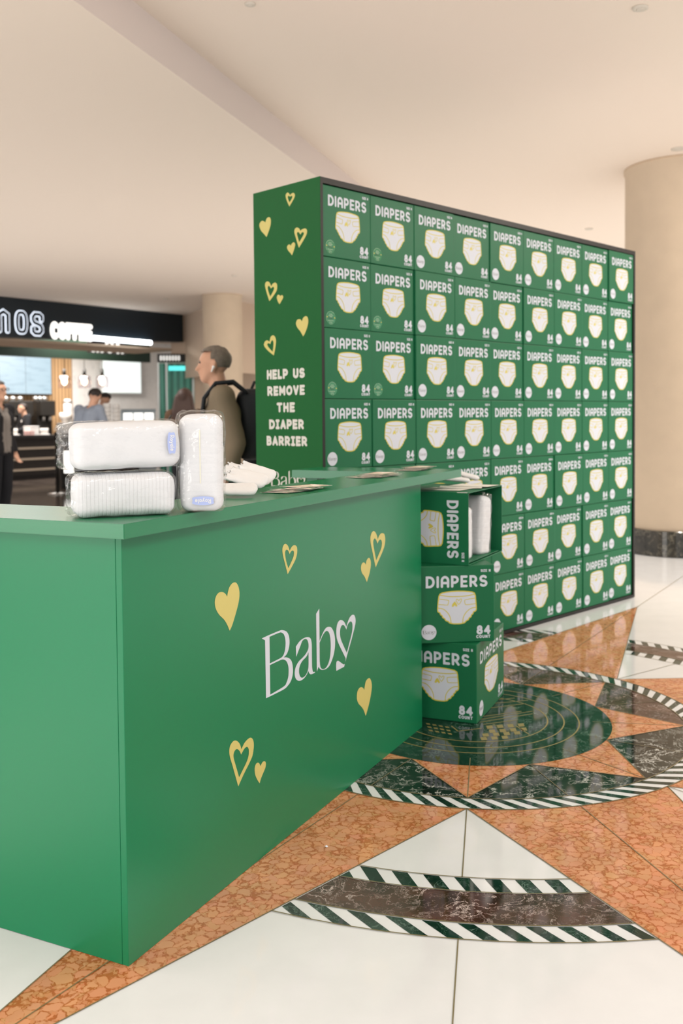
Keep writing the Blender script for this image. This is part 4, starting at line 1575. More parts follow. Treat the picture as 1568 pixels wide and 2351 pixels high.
# lit poster panel on the marble
(x0, z0), (x1, z1) = Ps.px(238, 903), Ps.px(327, 816)
t = thing('wall_poster', 'faint bright lit panel on the white marble wall', 'poster', (Ps.o.x, Ps.o.y, 0), (0, 0, SA))
bm = bmesh.new()
box(bm, x0, x1, .05, .10, z0, z1)
obj('frame', bm, mat('poster_frame', (.7, .74, .74), .4, .4), t)
bm = bmesh.new()
box(bm, x0 + .03, x1 - .03, .045, .05, z0 + .03, z1 - .03)
obj('lit_face', bm, mat('poster_lit', (.8, .85, .85), .5, .3, emit=(.88, 1.0, .98), es=.85), t)

# pendant lamps
M_BULB = mat('bulb_glow', (1, .8, .5), .4, .3, emit=(1.0, .74, .42), es=14.0)
M_SHADE, nt, b = nodes('smoked_glass')
out = nt.nodes['Material Output']
tr = nt.nodes.new('ShaderNodeBsdfTransparent')
tr.inputs[0].default_value = (.85, .80, .82, 1)
gl = nt.nodes.new('ShaderNodeBsdfGlossy')
gl.inputs['Roughness'].default_value = .05
mx = nt.nodes.new('ShaderNodeMixShader')
mx.inputs[0].default_value = .12
nt.links.new(tr.outputs[0], mx.inputs[1])
nt.links.new(gl.outputs[0], mx.inputs[2])
nt.links.new(mx.outputs[0], out.inputs['Surface'])
for (px, lab) in ((148, 'glass pendant lamp with glowing bulb, in front of the slatted wall'), (194, 'glass pendant lamp with glowing bulb, middle of the row of three'), (235, 'glass pendant lamp with glowing bulb, in front of the marble wall, rightmost')):
    Pp = shop(0, 0, 4.2)
    x, z = Pp.px(px, 877)
    p = Pp.o + SD * x
    k = (p - CAM).dot(FW) / F_PX
    t = thing('pendant_lamp', lab, 'pendant lamp', (p.x, p.y, z), (0, 0, 0), 'pendant lamps in the coffee shop')
    bm = bmesh.new()
    cyl(bm, (0, 0, 14 * k), (0, 0, 30 * k), 4.2 * k, 3.6 * k)
    obj('lamp_holder', bm, M_BLACK, t)
    bm = bmesh.new()
    cyl(bm, (0, 0, 30 * k), (0, 0, H_LOW - z), .008, n=6)
    obj('cord', bm, M_BLACK, t)
    bm = bmesh.new()
    lathe(bm, [(2 * k, 13 * k), (4 * k, 9 * k), (6.5 * k, 3 * k), (6 * k, -2 * k), (3 * k, -6 * k), (.5 * k, -7 * k)], n=16)
    obj('bulb', bm, M_BULB, t)
    bm = bmesh.new()
    n = 24
    pr = [(5 * k, 16 * k), (13 * k, 13 * k), (15 * k, 0), (14 * k, -14 * k)]
    rings = [[bm.verts.new((r * math.cos(2 * math.pi * i / n), r * math.sin(2 * math.pi * i / n), zz)) for i in range(n)] for r, zz in pr]
    for A, B in zip(rings, rings[1:]):
        for i in range(n):
            bm.faces.new((A[i], A[(i + 1) % n], B[(i + 1) % n], B[i])).smooth = True
    obj('glass_shade', bm, M_SHADE, t)

# service counter: dark boards with lit strips
g0, g1 = flr(27, 1104), flr(128, 1097)
CDd = (g1 - g0).normalized()
ca_ = math.atan2(CDd.y, CDd.x)
Pc = Plane((g0.x, g0.y, 0), CDd)
zc = Pc.px(76, 1000)[1]
sc = thing('service_counter', 'dark boarded coffee shop counter with three thin lit strips along its front', 'counter', g0, (0, 0, ca_))
xa, xb = -3.5, Pc.px(150, 1050)[0]
M_DARKW = mat('dark_board', (.022, .017, .014), .5, .3, bscale=12, var=.3)
M_STRIP = mat('strip_glow', (.3, .24, .18), .5, .3, emit=(.8, .62, .45), es=.16)
bm = bmesh.new()
box(bm, xa, xb, .02, .75, .10, zc - .04)
box(bm, xa, xb, .08, .70, .002, .10)
body = obj('counter_body', bm, M_DARKW, sc)
bm = bmesh.new()
box(bm, xa, xb + .02, -.03, .78, zc - .04, zc, .005)
obj('counter_top', bm, mat('counter_stone', (.06, .055, .05), .3, .5), sc)
for yy in (1029, 1053.5, 1078):
    z = Pc.px(76, yy)[1]
    bm = bmesh.new()
    box(bm, xa, xb, .005, .022, z - .022, z + .022)
    obj('lit_strip', bm, M_STRIP, sc)


def on_counter(px, back, z=None):        # point on the counter top behind a pixel column
    x = Pc.px(px, 1000)[0]
    p = Pc.o + CDd * x - Pc.n * back
    return V((p.x, p.y, (zc + .0005) if z is None else z))


KC = (on_counter(76, .3) - CAM).dot(FW) / F_PX
M_PW = mat('paper_white', (.82, .80, .78), .6, .2)
M_PP = mat('paper_pink', (.70, .45, .42), .6, .2)
M_CLEARP2 = mat('cup_plastic', (.60, .56, .52), .2, .5)
for i, (px, back, w, h, m, nm, lab) in enumerate((
        (30, .25, 26, 30, M_PW, 'paper_bag', 'white paper carton with blue print at the left end of the service counter'),
        (92, .30, 30, 20, M_PW, 'pastry_box', 'pale tilted box on the service counter, in front of the woman'),
        (116, .22, 18, 16, M_CLEARP2, 'cup_tray', 'tray of pale cups at the right end of the service counter'),
        (56, .40, 22, 16, M_CLEARP2, 'cup_tray', 'low tray of pale cups in the middle of the service counter'),
        (75, .12, 14, 9, M_PP, 'napkin_box', 'small pinkish box at the front edge of the service counter'))):
    p = on_counter(px, back)
    t = thing(nm, lab, 'box' if 'box' in lab or 'carton' in lab else 'tray', p, (0, 0, ca_ + R(rl.uniform(-15, 15))), 'clutter on the service counter')
    bm = bmesh.new()
    if nm == 'cup_tray':
        box(bm, -w * KC / 2, w * KC / 2, -.10, .10, 0, .03, .004)
        obj('tray_base', bm, M_PW, t)
        for k in range(3):
            bm = bmesh.new()
            cyl(bm, ((k - 1) * w * KC * .3, 0, .03), ((k - 1) * w * KC * .3, 0, h * KC), .035, .045)
            obj('cup', bm, m, t)
    else:
        box(bm, -w * KC / 2, w * KC / 2, -.09, .09, 0, h * KC, .008)
        obj('carton_body', bm, m, t)
        bm = bmesh.new()
        box(bm, -w * KC / 2 * 1.03, w * KC / 2 * 1.03, -.095, .095, h * KC, h * KC + .012, .004)
        obj('lid', bm, m, t)

# coffee machines against the back counter
bc = thing('back_counter', 'dark back counter under the coffee machines', 'counter', (Pw.o.x, Pw.o.y, 0), (0, 0, SA))
bm = bmesh.new()
xq0, xq1 = Pw.px(-60, 950)[0], Pw.px(170, 950)[0]
box(bm, xq0, xq1, -.75, -.005, .003, .9)
obj('cabinet', bm, M_DARKW, bc)
bm = bmesh.new()
box(bm, xq0, xq1, -.78, -.005, .9, .94)
obj('counter_top', bm, M_BLACK, bc)
M_STEEL = mat('brushed_steel', (.42, .40, .38), .35, .5, .7)
Pm = shop(0, 0, 5.5)
for xl, xr, yt, lab in ((10, 66, 920, 'black coffee machine behind the woman at the service counter'), (83, 116, 920, 'black coffee machine right of the woman at the service counter')):
    (x0, zt_), (x1, _) = Pm.px(xl, yt), Pm.px(xr, yt)
    cx = (x0 + x1) / 2
    p = Pm.o + SD * cx
    w = x1 - x0
    hgt = zt_ - .94
    t = thing('coffee_machine', lab, 'coffee machine', (p.x, p.y, .9405), (0, 0, SA), 'coffee machines on the back counter')
    bm = bmesh.new()
    box(bm, -w / 2, w / 2, -.05, .30, .0, hgt, .02)
    box(bm, -w / 2, w / 2, -.20, -.05, hgt * .55, hgt, .02)
    obj('machine_body', bm, M_BLACK, t)
    bm = bmesh.new()
    for k in (-1, 1):
        cyl(bm, (k * w * .22, -.12, hgt * .40), (k * w * .22, -.12, hgt * .56), .04)
    obj('brew_head', bm, M_STEEL, t)
    bm = bmesh.new()
    for k in (-.6, -.1, .4):
        lathe(bm, [(.05, 0), (.07, .08), (.02, .11)], (k * w * .6, .1, hgt), 12)
    obj('cup_stack', bm, M_STEEL, t)
x, z = Pm.px(131, 945)
p = Pm.o + SD * x - IN * .35
t = thing('coffee_grinder', 'steel coffee grinder with a clear hopper beside the coffee machines', 'coffee grinder', (p.x, p.y, .9405), (0, 0, SA))
bm = bmesh.new()
box(bm, -.16, .16, -.15, .15, 0, .28, .02)
obj('grinder_body', bm, M_STEEL, t)
bm = bmesh.new()
lathe(bm, [(.08, .28), (.15, .42), (.15, .52)], n=20)
obj('hopper', bm, M_CLEARP2, t)
x, z = Pm.px(155, 906)
p = Pm.o + SD * x
t = thing('water_boiler', 'white tall cylinder dispenser at the right end of the back counter', 'dispenser', (p.x, p.y, .9405), (0, 0, SA))
bm = bmesh.new()
lathe(bm, [(.10, 0), (.10, z - 1.10), (.06, z - 1.05)], n=20)
obj('boiler_body', bm, M_PW, t)
bm = bmesh.new()
lathe(bm, [(.101, z - 1.16), (.105, z - 1.14), (.105, z - 1.10), (.10, z - 1.09)], n=20)
obj('collar', bm, M_STEEL, t)

# pastry case with lit windows, cup stacks in front
pc = at(318, 950, 19.0)
t = thing('pastry_case', 'grey display case with three lit white windows behind the packs', 'display case', (pc.x, pc.y, 0), (0, 0, R(14)))
kk = 19.0 / F_PX
zc_t = at(318, 939, 19.0).z
z_w1, z_w0 = at(318, 948, 19.0).z, at(318, 975, 19.0).z
bm = bmesh.new()
hw = 39 * kk
box(bm, -hw, hw, .0, .6, .003, z_w0 - .03, .004)
box(bm, -hw, hw, .0, .6, z_w1 + .02, zc_t, .004)
box(bm, -hw, hw, .3, .6, z_w0 - .03, z_w1 + .02)
obj('case_body', bm, mat('case_grey', (.34, .40, .44), .4, .4), t)
for k in range(3):
    bm = bmesh.new()
    box(bm, -hw + .03 + k * (2 * hw - .06) / 3 + .015, -hw + .03 + (k + 1) * (2 * hw - .06) / 3 - .015, -.004, .02, z_w0, z_w1, .004)
    obj('lit_window', bm, M_LIT, t)
pk = at(150, 1062, 18.0)
t = thing('lit_fridge', 'low dark fridge with a bright lit door at the end of the service counter', 'fridge', (pk.x + .18, pk.y, 0), (0, 0, R(20)))
bm = bmesh.new()
zf0, zf1 = at(150, 1086, 18.0).z, at(150, 1035, 18.0).z
box(bm, -.25, 1.2, .02, .6, .003, .98, .01)
obj('fridge_body', bm, M_BLACK, t)
bm = bmesh.new()
box(bm, -.20, .8, .0, .02, zf0, zf1, .01)
obj('lit_door', bm, M_LIT, t)
for px, yt, rr, lab in ((246, 928, 9, 'tall tapered stack of white cups beside the man in the black T-shirt'), (267, 930, 9, 'straight stack of white cups, right of the tapered stack')):
    p = at(px, 960, 16.6)
    zt_ = at(px, yt, 16.6).z
    k = 16.6 / F_PX
    t = thing('cup_stack', lab, 'cups', (p.x, p.y, .9005), group='stacks of white cups')
    bm = bmesh.new()
    n_ = 9
    for i in range(n_):
        z0 = (zt_ - .90) * i / n_
        lathe(bm, [(rr * k * .92, z0), (rr * k, z0 + (zt_ - .9) / n_ * .8), (rr * k, z0 + (zt_ - .9) / n_ * .97)], n=18)
    obj('nested_cups', bm, M_PW, t)
    bm = bmesh.new()
    lathe(bm, [(rr * k * 1.02, zt_ - .905), (rr * k * .9, zt_ - .885)], n=18)
    obj('lid', bm, M_PW, t)
p = at(256, 970, 16.6)
t = thing('side_counter', 'pale counter carrying the stacks of white cups', 'counter', (p.x, p.y, 0), (0, 0, R(20)))
bm = bmesh.new()
box(bm, -.55, .35, -.3, .3, .003, .87)
obj('counter_body', bm, M_DARKW, t)
bm = bmesh.new()
box(bm, -.58, .38, -.33, .33, .87, .90, .004)
obj('counter_top', bm, M_PW, t)

# queue post
p = flr(132.5, 1134.5)
t = thing('queue_post', 'black queue barrier post on a round base in front of the service counter', 'barrier post', p)
hp = at(132.5, 992, (p - CAM).dot(FW)).z
bm = bmesh.new()
lathe(bm, [(.17, .002), (.17, .012), (.05, .03)], n=28)
obj('round_base', bm, M_STEEL, t)
bm = bmesh.new()
cyl(bm, (0, 0, .02), (0, 0, hp - .12), .033)
obj('post', bm, M_BLACK, t)
bm = bmesh.new()
cyl(bm, (0, 0, hp - .12), (0, 0, hp), .045)
obj('belt_head', bm, M_BLACK, t)
bm = bmesh.new()
box(bm, -2.2, -.04, -.004, .004, hp - .10, hp - .05)
obj('belt', bm, M_BLACK, t)

# ------------------------------------------------------------------ people
def capsule(bm, a, ra, b, rb, n=14):
    a, b = V(a), V(b)
    d = b - a
    L = d.length
    if L < 1e-5:
        ball(bm, a, ra, seg=n)
        return
    z = d / L
    x = z.orthogonal().normalized()
    y = z.cross(x)
    rings = []
    m = 5
    for i in range(1, m + 1):
        t = -math.pi / 2 + math.pi / 2 * i / m
        rings.append((a + z * ra * math.sin(t), ra * math.cos(t)))
    for i in range(0, m):
        t = math.pi / 2 * i / m
        rings.append((b + z * rb * math.sin(t), rb * math.cos(t)))
    R_ = [[bm.verts.new(c + (x * math.cos(2 * math.pi * k / n) + y * math.sin(2 * math.pi * k / n)) * r) for k in range(n)] for c, r in rings]
    for A, B in zip(R_, R_[1:]):
        for k in range(n):
            bm.faces.new((A[k], A[(k + 1) % n], B[(k + 1) % n], B[k]))
    for P_, Q in ((R_[0], a - z * ra), (R_[-1], b + z * rb)):
        v = bm.verts.new(Q)
        for k in range(n):
            q = (P_[(k + 1) % n], P_[k], v) if P_ is R_[0] else (P_[k], P_[(k + 1) % n], v)
            bm.faces.new(q)


def remesh(bm, vox, smooth=3):
    me = bpy.data.meshes.new('tmp')
    bm.to_mesh(me)
    bm.free()
    o = bpy.data.objects.new('tmp', me)
    COL.objects.link(o)
    m = o.modifiers.new('r', 'REMESH')
    m.mode = 'VOXEL'
    m.voxel_size = vox
    s = o.modifiers.new('s', 'SMOOTH')
    s.iterations = smooth
    s.factor = .5
    dg = bpy.context.evaluated_depsgraph_get()
    res = bpy.data.meshes.new_from_object(o.evaluated_get(dg))
    bpy.data.objects.remove(o)
    bpy.data.meshes.remove(me)
    for p in res.polygons:
        p.use_smooth = True
    return res


SKIN = lambda n, c: mat(n, c, .55, .3, bscale=30, var=.05)
M_EYE = mat('eye_dark', (.03, .02, .02), .3, .5)


def person(label, loc, yaw, H, skin, pose, clothes, hair, vox=.012, female=False):
    """Figure facing -Y before yaw, feet at the origin. pose: joint offsets; clothes: (name, material, regions, thickness, zmin)."""
    s = H / 1.75
    t = thing('person', label, 'person', loc, (0, 0, yaw))
    J = dict(pel=(0, 0, .95), wai=(0, 0, 1.10), che=(0, .005, 1.30), nec=(0, .01, 1.47), hd=(0, -.012, 1.625),
             shl=(.185, .01, 1.415), elL=(.235, .03, 1.13), wrL=(.245, -.05, .885),
             shr=(-.185, .01, 1.415), elR=(-.235, .03, 1.13), wrR=(-.245, -.05, .885),
             hiL=(.092, 0, .92), knL=(.10, -.012, .50), anL=(.105, .02, .09),
             hiR=(-.092, 0, .92), knR=(-.10, -.012, .50), anR=(-.105, .02, .09), face=(0, -1, 0))
    J.update(pose)
    J = {k: (V(v) * (s if k != 'face' else 1)) for k, v in J.items()}
    segs = []                                 # (region, a, ra, b, rb)
    A = lambda rg, a, ra, b, rb: segs.append((rg, V(a), ra * s, V(b), rb * s))
    wf = .92 if female else 1.0
    for sx in (-1, 1):
        o = V((sx * .075 * s, 0, 0))
        A('torso', J['pel'] + o, .105, J['wai'] + o * .85, .100 * wf)
        A('torso', J['wai'] + o * .85, .100 * wf, J['che'] + o * 1.1, .112 * wf)
        A('torso', J['che'] + o * 1.1, .112 * wf, J['nec'] + o * .75 + V((0, 0, -.08 * s)), .075)
    A('neck', J['nec'] + V((0, 0, -.05 * s)), .062, J['nec'] * .45 + J['hd'] * .55, .055)
    fc = J['face'].normalized()
    upv = V((0, 0, 1))
    upv = (upv - fc * upv.dot(fc)).normalized()
    rt = fc.cross(upv)
    h = J['hd']
    A('head', h + upv * .035 * s + fc * -.018 * s, .088, h + upv * .030 * s + fc * .012 * s, .082)
    A('head', h + upv * -.03 * s + fc * .020 * s, .070, h + upv * -.075 * s + fc * .052 * s, .040)
    A('head', h + upv * .012 * s + fc * .090 * s, .010, h + upv * -.022 * s + fc * .108 * s, .015)      # nose
    A('head', h + upv * -.050 * s + fc * .086 * s, .013, h + upv * -.056 * s + fc * .086 * s, .013)     # lips
    A('head', h + upv * .038 * s + fc * .078 * s + rt * .03 * s, .014, h + upv * .038 * s + fc * .078 * s - rt * .03 * s, .014)
    for k in (-1, 1):
        A('head', h + rt * (k * .083 * s) + upv * .015 * s - fc * .008 * s, .020, h + rt * (k * .080 * s) + upv * -.028 * s - fc * .002 * s, .013)
    for q in 'lr':
        U_ = q.upper()
        sh, el, wr = J['sh' + q], J['el' + U_], J['wr' + U_]
        A('arm', J['che'] * .35 + J['nec'] * .55 + V((sh.x * .42, 0, 0)) + V((0, 0, .12 * s)) * 0, .070, sh, .066)
        A('arm', sh, .064, el, .046)
        A('forearm', el, .045, wr, .030)
        d = (wr - el).normalized()
        side = V((1 if q == 'l' else -1, 0, 0))
        pn = d.cross(side).normalized() if abs(d.dot(side)) < .95 else V((0, 0, 1))
        ac = pn.cross(d).normalized()             # across the palm
        curl = (pn if pn.dot(V((0, -1, 0))) > 0 else -pn)
        palm = wr + d * .055 * s
        A('hand', wr + d * .02 * s + ac * .014 * s, .020, palm + d * .03 * s + ac * .022 * s, .016)
        A('hand', wr + d * .02 * s - ac * .014 * s, .020, palm + d * .03 * s - ac * .022 * s, .016)
        for i, (off, ln) in enumerate(((-.030, .060), (-.010, .072), (.011, .070), (.031, .054))):
            b0 = palm + d * .035 * s + ac * off * s
            b1 = b0 + (d * .8 + curl * .35).normalized() * ln * .55 * s
            b2 = b1 + (d * .45 + curl * .8).normalized() * ln * .5 * s
            A('hand', b0, .0100, b1, .0092)
            A('hand', b1, .0092, b2, .0080)
        th0 = wr + d * .035 * s - ac * .03 * s
        th1 = th0 + (d * .7 - ac * .6 + curl * .4).normalized() * .04 * s
        A('hand', th0, .013, th1, .0105)
        A('hand', th1, .0105, th1 + (d * .8 + curl * .5).normalized() * .03 * s, .009)
    for q in 'LR':
        hi, kn, an = J['hi' + q], J['kn' + q], J['an' + q]
        A('leg', hi + V((0, 0, .02 * s)), .098, kn, .062)
        A('leg', kn, .060, kn * .45 + an * .55 + V((0, .018 * s, 0)), .056)
        A('leg', kn * .45 + an * .55 + V((0, .018 * s, 0)), .056, an, .040)
        A('foot', an + V((0, .025 * s, -.045 * s)), .040, an + V((0, -.13 * s, -.058 * s)), .030)
        A('foot', an, .040, an + V((0, .02 * s, -.04 * s)), .042)
    bm = bmesh.new()
    for rg, a, ra, b, rb in segs:
        capsule(bm, a, ra, b, rb)
    me = remesh(bm, vox * s)
    zmin = min(v.co.z for v in me.vertices)
    for v in me.vertices:
        v.co.z -= zmin - .001
    body = link('body', me, [skin], t)

    def region(p):
        best, rg = 1e9, None
        for r_, a, ra, b, rb in segs:
            d = b - a
            L2 = d.length_squared
            u = max(0, min(1, (p - a).dot(d) / L2)) if L2 > 1e-9 else 0
            dist = (p - a - d * u).length - (ra + (rb - ra) * u)
            if dist < best:
                best, rg = dist, (r_, u)
        return rg
    cen = [(f, region(f.center + V((0, 0, zmin)))) for f in me.polygons]
    nrm = [v.normal.copy() for v in me.vertices]
    for (name, mtl, test, th) in clothes:
        mp, vs, fs = {}, [], []
        for f, rg in cen:
            if test(rg[0], rg[1], f.center / s):
                idx = []
                for vi in f.vertices:
                    if vi not in mp:
                        mp[vi] = len(vs)
                        co = me.vertices[vi].co
                        w = 1 + .35 * noise.noise(co * 9)
                        vs.append(co + nrm[vi] * th * w)
                    idx.append(mp[vi])
                fs.append(idx)
        if not fs: continue
        m2 = bpy.data.meshes.new(name)
        m2.from_pydata(vs, [], fs)
        for p_ in m2.polygons: p_.use_smooth = True
        link(name, m2, [mtl], t)
    dz = V((0, 0, -zmin + .001))
    if hair:
        hm, kind = hair
        bm = bmesh.new()
        hc = h + dz
        if kind == 'long':
            ball(bm, hc + upv * .036 * s - fc * .022 * s, .100 * s, .100 * s, .102 * s, 24)
        else:
            vsr = ball(bm, hc + upv * .040 * s - fc * .010 * s, .098 * s, .108 * s, .094 * s, 24)
            kill = [v for v in bm.verts if (v.co - hc).dot(fc) > (.035 if kind != 'long' else .02) * s and (v.co - hc).dot(upv) < .085 * s or ((v.co - hc).dot(upv) < -.015 * s and kind == 'short') or ((v.co - hc).dot(upv) < .03 * s and (v.co - hc).dot(fc) > .0 and kind == 'short')]
            bmesh.ops.delete(bm, geom=kill, context='VERTS')
            for v in bm.verts:
                v.co += (v.co - hc).normalized() * .006 * s * noise.noise(v.co * 40)
        if kind == 'long':
            for k in range(-3, 4):
                a = hc - fc * .055 * s + rt * (k * .027 * s) + upv * .02 * s
                capsule(bm, a, .042 * s, a - V((0, 0, .20 * s)) - fc * .02 * s + rt * (k * .012 * s), .045 * s)
                capsule(bm, a - V((0, 0, .20 * s)) - fc * .02 * s + rt * (k * .012 * s), .045 * s, a - V((0, 0, .36 * s)) - fc * .03 * s + rt * (k * .008 * s), .022 * s)
            m_ = remesh(bm, .012)
            link('hair', m_, [hm], t)
        else:
            obj('hair', bm, [hm], t)
    for k in (-1, 1):
        bm = bmesh.new()
        ball(bm, h + dz + fc * .086 * s + rt * (k * .031 * s) + upv * .022 * s, .008 * s, seg=10)
        obj('eye', bm, [M_EYE], t)
    t['_dz'] = 0
    del t['_dz']
    return t, {k: v + dz for k, v in J.items() if k != 'face'}


def cloth(n, c, rough=.85):
    return mat(n, c, rough, .15, bump=.15, bscale=25)


LONG = lambda lo=.86: (lambda r, u, c: (r in ('torso', 'arm') and c.z > lo and not (r == 'torso' and c.z > 1.52)) or (r == 'forearm' and u < .96))
SHORT = lambda lo=.86: (lambda r, u, c: (r == 'torso' and c.z > lo and c.z < 1.52) or (r == 'arm' and (u < .62 or c.z > 1.3)))
TROU = lambda r, u, c: (r == 'leg' and c.z > .075) or (r == 'torso' and c.z < .99)
SHOE = lambda r, u, c: r == 'foot' and c.z < .12
M_SK1 = SKIN('skin_fair', (.56, .32, .22))
M_SK2 = SKIN('skin_tan', (.50, .28, .19))
M_SHOE = mat('shoe_black', (.02, .02, .02), .4, .4)
M_JEAN = cloth('denim_dark', (.012, .020, .030))
M_TROB = cloth('trouser_black', (.010, .010, .012))
M_HAIRD = mat('hair_dark', (.018, .012, .010), .6, .3)
M_HAIRG = mat('hair_grey', (.17, .145, .12), .7, .2, bscale=40, var=.5)
M_HAIRB = mat('hair_brown', (.040, .018, .012), .5, .4)

# the man with the backpack, walking to the left
wq = 6.35
pm = at(509, 1000, wq)
bx, by = pm.x, pm.y
man, JM = person('man in an olive sweater and dark jeans walking left beside the display wall', (bx, by, 0), R(-84), 1.785, M_SK1,
             dict(elL=(.225, .09, 1.13), wrL=(.235, .02, .90), elR=(-.22, -.03, 1.13), wrR=(-.12, -.27, 1.20), hd=(0, -.045, 1.625), nec=(0, -.005, 1.475),
                  knL=(.10, -.10, .51), anL=(.105, -.12, .10), knR=(-.10, .02, .52), anR=(-.105, .20, .15)),
             [('sweater', cloth('sweater_olive', (.205, .165, .115)), LONG(.84), .022),
              ('jeans', M_JEAN, TROU, .010), ('shoes', M_SHOE, SHOE, .008)], (M_HAIRG, 'short'), .011)
bm = bmesh.new()
e_ = JM['hd'] + V((.092, -.0, -.012))
ball(bm, e_, .011, seg=10)
capsule(bm, e_, .006, e_ + V((0, -.012, -.028)), .005, 8)
obj('earbud', bm, [M_PW], man)
M_BAG = mat('backpack_black', (.010, .013, .017), .6, .3, bump=.2, bscale=60)
bp = thing('backpack', 'black backpack on the back of the man in the olive sweater', 'backpack', (bx, by, 0), (0, 0, R(-84)))
bm = bmesh.new()


def bagf(q, n, p):
    q = q + n * .008 * noise.noise(q * 9)
    q.x *= 1 - .16 * max(0, p.z) ** 2
    return q


rbox(bm, .31, .19, .47, .075, 20, bagf)
for v in bm.verts:
    v.co += V((0, .195, 1.02))
obj('bag_body', bm, [M_BAG], bp)
bm = bmesh.new()
rbox(bm, .25, .07, .24, .03, 14, None)
for v in bm.verts:
    v.co += V((0, .305, 1.05))
obj('front_pocket', bm, [M_BAG], bp)
for sx in (-1, 1):
    bm = bmesh.new()
    pts = [(sx * .11, .16, 1.44), (sx * .125, .08, 1.505), (sx * .135, -.03, 1.495), (sx * .145, -.105, 1.40), (sx * .155, -.125, 1.25), (sx * .19, -.04, 1.12), (sx * .17, .13, 1.08)]
    for a, b_ in zip(pts, pts[1:]):
        a, b_ = V(a) * 1.02, V(b_) * 1.02
        for k in (-.018, 0, .018):
            capsule(bm, a + V((k, 0, 0)), .013, b_ + V((k, 0, 0)), .013, 8)
    obj('shoulder_strap', bm, [M_BAG], bp, smooth=True)
bm = bmesh.new()
capsule(bm, (.20, .02, 1.13), .010, (.215, -.01, .93), .007, 8)
obj('strap_end', bm, [M_BAG], bp, smooth=True)
bm = bmesh.new()
capsule(bm, (-.04, .20, 1.49), .01, (.0, .22, 1.535), .01, 8)
capsule(bm, (.0, .22, 1.535), .01, (.04, .20, 1.49), .01, 8)
obj('top_handle', bm, [M_BAG], bp, smooth=True)
ph = thing('mobile_phone', 'dark mobile phone held up by the man with the backpack', 'phone', (bx, by, 0), (0, 0, R(-84)))
wr = JM['wrR']
bm = bmesh.new()
box(bm, -.036, .036, -.005, .005, -.075, .075, .004, M=Matrix.Translation(wr + V((.015, -.10, .05))) @ Matrix.Rotation(R(-35), 4, 'X'))
obj('phone_body', bm, [M_BLACK], ph)

# the woman with long hair
pw = at(425, 960, 11.6)
person('woman with long dark brown hair and a brown top, seen from behind', (pw.x, pw.y, 0), R(172), 1.66, M_SK1, dict(),
       [('top', cloth('top_brown', (.085, .050, .030)), LONG(.84), .014), ('trousers', M_TROB, TROU, .010), ('shoes', M_SHOE, SHOE, .008)], (M_HAIRB, 'long'), .014, True)
# the man in the suit, cut by the left edge
ps = at(-4, 1000, 11.2)
person('man in a dark suit with glasses at the left edge of the picture', (ps.x, ps.y, 0), R(70), 1.76, M_SK2, dict(elL=(.225, .05, 1.13), wrL=(.22, -.06, .90), elR=(-.215, .09, 1.13), wrR=(-.20, .10, .88)),
       [('shirt', cloth('shirt_grey', (.16, .14, .125)), lambda r, u, c: r == 'torso' and c.z > .92 and c.y < -.05 and abs(c.x) < .07 and c.z < 1.5, .026),
        ('jacket', cloth('jacket_black', (.013, .012, .013)), LONG(.76), .020),
        ('trousers', M_TROB, lambda r, u, c: (r == 'leg' and c.z > .07) or (r == 'torso' and c.z < .99), .014), ('shoes', M_SHOE, SHOE, .008)], (M_HAIRD, 'short'), .014)
gls = thing('glasses', 'black-rimmed glasses worn by the man in the dark suit', 'glasses', (ps.x, ps.y, 0), (0, 0, R(70)))
bm = bmesh.new()
for k in (-1, 1):
    c_ = V((k * .034, -.118, 1.655))
    q = [c_ + V((.026 * math.cos(a), 0, .02 * math.sin(a))) for a in [2 * math.pi * i / 14 for i in range(14)]]
    for a, b_ in zip(q, q[1:] + q[:1]):
        capsule(bm, a, .003, b_, .003, 6)
    capsule(bm, c_ + V((k * .026, 0, .005)), .003, (k * .09, .0, 1.655), .003, 6)
capsule(bm, (-.009, -.12, 1.66), .003, (.009, -.12, 1.66), .003, 6)
obj('rim', bm, [M_BLACK], gls)
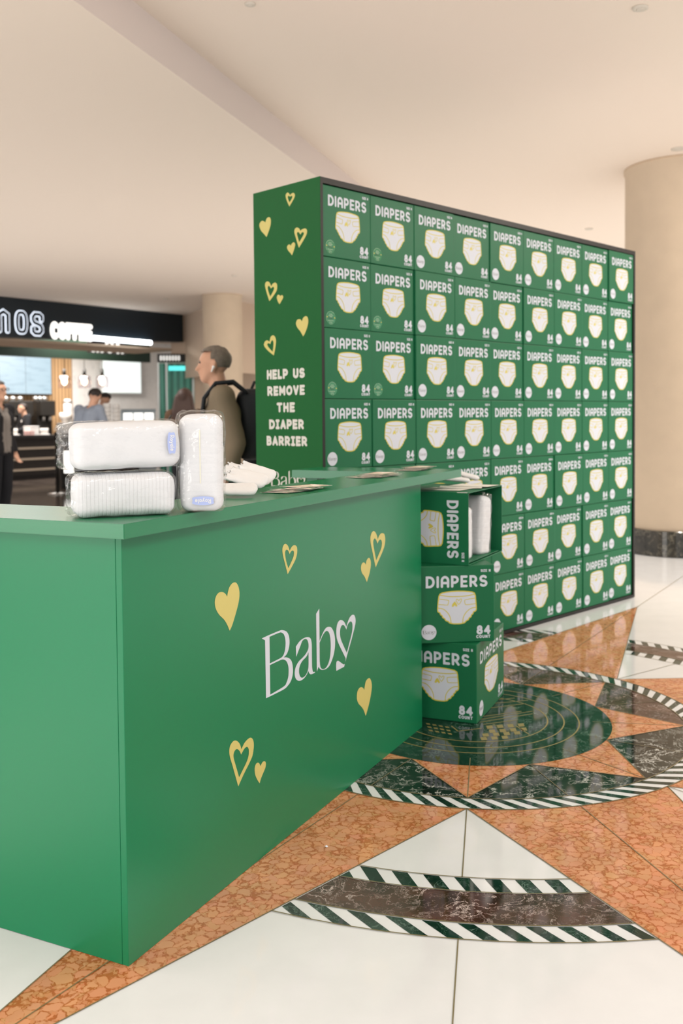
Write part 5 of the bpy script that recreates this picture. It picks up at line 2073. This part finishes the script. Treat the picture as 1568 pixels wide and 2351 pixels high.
# the woman behind the service counter
pb_ = at(57, 980, 21.9)
person('dark-haired woman in black with a white badge working behind the service counter', (pb_.x, pb_.y, 0), R(-50), 1.69, M_SK1, dict(elL=(.25, -.05, 1.15), wrL=(.18, -.27, 1.08), elR=(-.25, -.05, 1.15), wrR=(-.18, -.27, 1.08), hd=(0, -.05, 1.61)),
       [('top', cloth('top_black', (.018, .018, .02)), LONG(.84), .014), ('trousers', M_TROB, TROU, .010), ('shoes', M_SHOE, SHOE, .008),
        ('badge', M_PW, lambda r, u, c: r == 'torso' and c.y < -.08 and .03 < c.x < .11 and 1.28 < c.z < 1.33, .018)], (M_HAIRD, 'short'), .016, True)
# the customer in the grey-blue shirt
pg_ = at(190, 1000, 14.6)
person('man in a grey-blue shirt leaning over, seen from behind', (pg_.x, pg_.y, 0), R(152), 1.83, M_SK2,
       dict(che=(0, -.10, 1.29), nec=(0, -.19, 1.44), hd=(0, -.27, 1.575), face=(.1, -.9, -.35), shl=(.19, -.14, 1.385), shr=(-.19, -.14, 1.385), wai=(0, -.03, 1.10), elL=(.26, -.20, 1.12), wrL=(.20, -.42, 1.05), elR=(-.26, -.20, 1.12), wrR=(-.20, -.42, 1.05)),
       [('shirt', cloth('shirt_blue_grey', (.20, .225, .275)), LONG(.84), .018), ('trousers', M_TROB, TROU, .010), ('shoes', M_SHOE, SHOE, .008)], (M_HAIRD, 'short'), .015)
# the worker in the black T-shirt, head bent
pt_ = at(226, 1000, 17.9)
person('young man in a black T-shirt looking down, beside the white cup stacks', (pt_.x, pt_.y, 0), R(78), 1.84, M_SK1,
       dict(nec=(0, -.06, 1.46), che=(0, -.02, 1.30), hd=(0, -.125, 1.585), face=(0, -.75, -.65), elL=(.25, -.02, 1.15), wrL=(.15, -.26, 1.06), elR=(-.25, -.02, 1.15), wrR=(-.15, -.26, 1.06)),
       [('t_shirt', cloth('t_shirt_black', (.016, .016, .018)), SHORT(.84), .016), ('trousers', M_TROB, TROU, .010), ('shoes', M_SHOE, SHOE, .008)], (M_HAIRD, 'short'), .015)
# the person almost hidden behind the display wall
ph_ = at(588, 1050, 7.6)
person('person in dark and red almost hidden behind the left end of the display wall', (ph_.x + .15, ph_.y, 0), R(180), 1.45, M_SK1, dict(),
       [('top', cloth('top_red', (.30, .03, .02)), lambda r, u, c: r == 'forearm' or (r == 'torso' and .8 < c.z < 1.0), .018), ('vest', cloth('vest_dark', (.02, .02, .022)), lambda r, u, c: r == 'arm' or (r == 'torso' and c.z >= 1.0 and c.z < 1.52), .02), ('trousers', M_TROB, TROU, .010), ('shoes', M_SHOE, SHOE, .008)], (M_HAIRD, 'short'), .015, True)
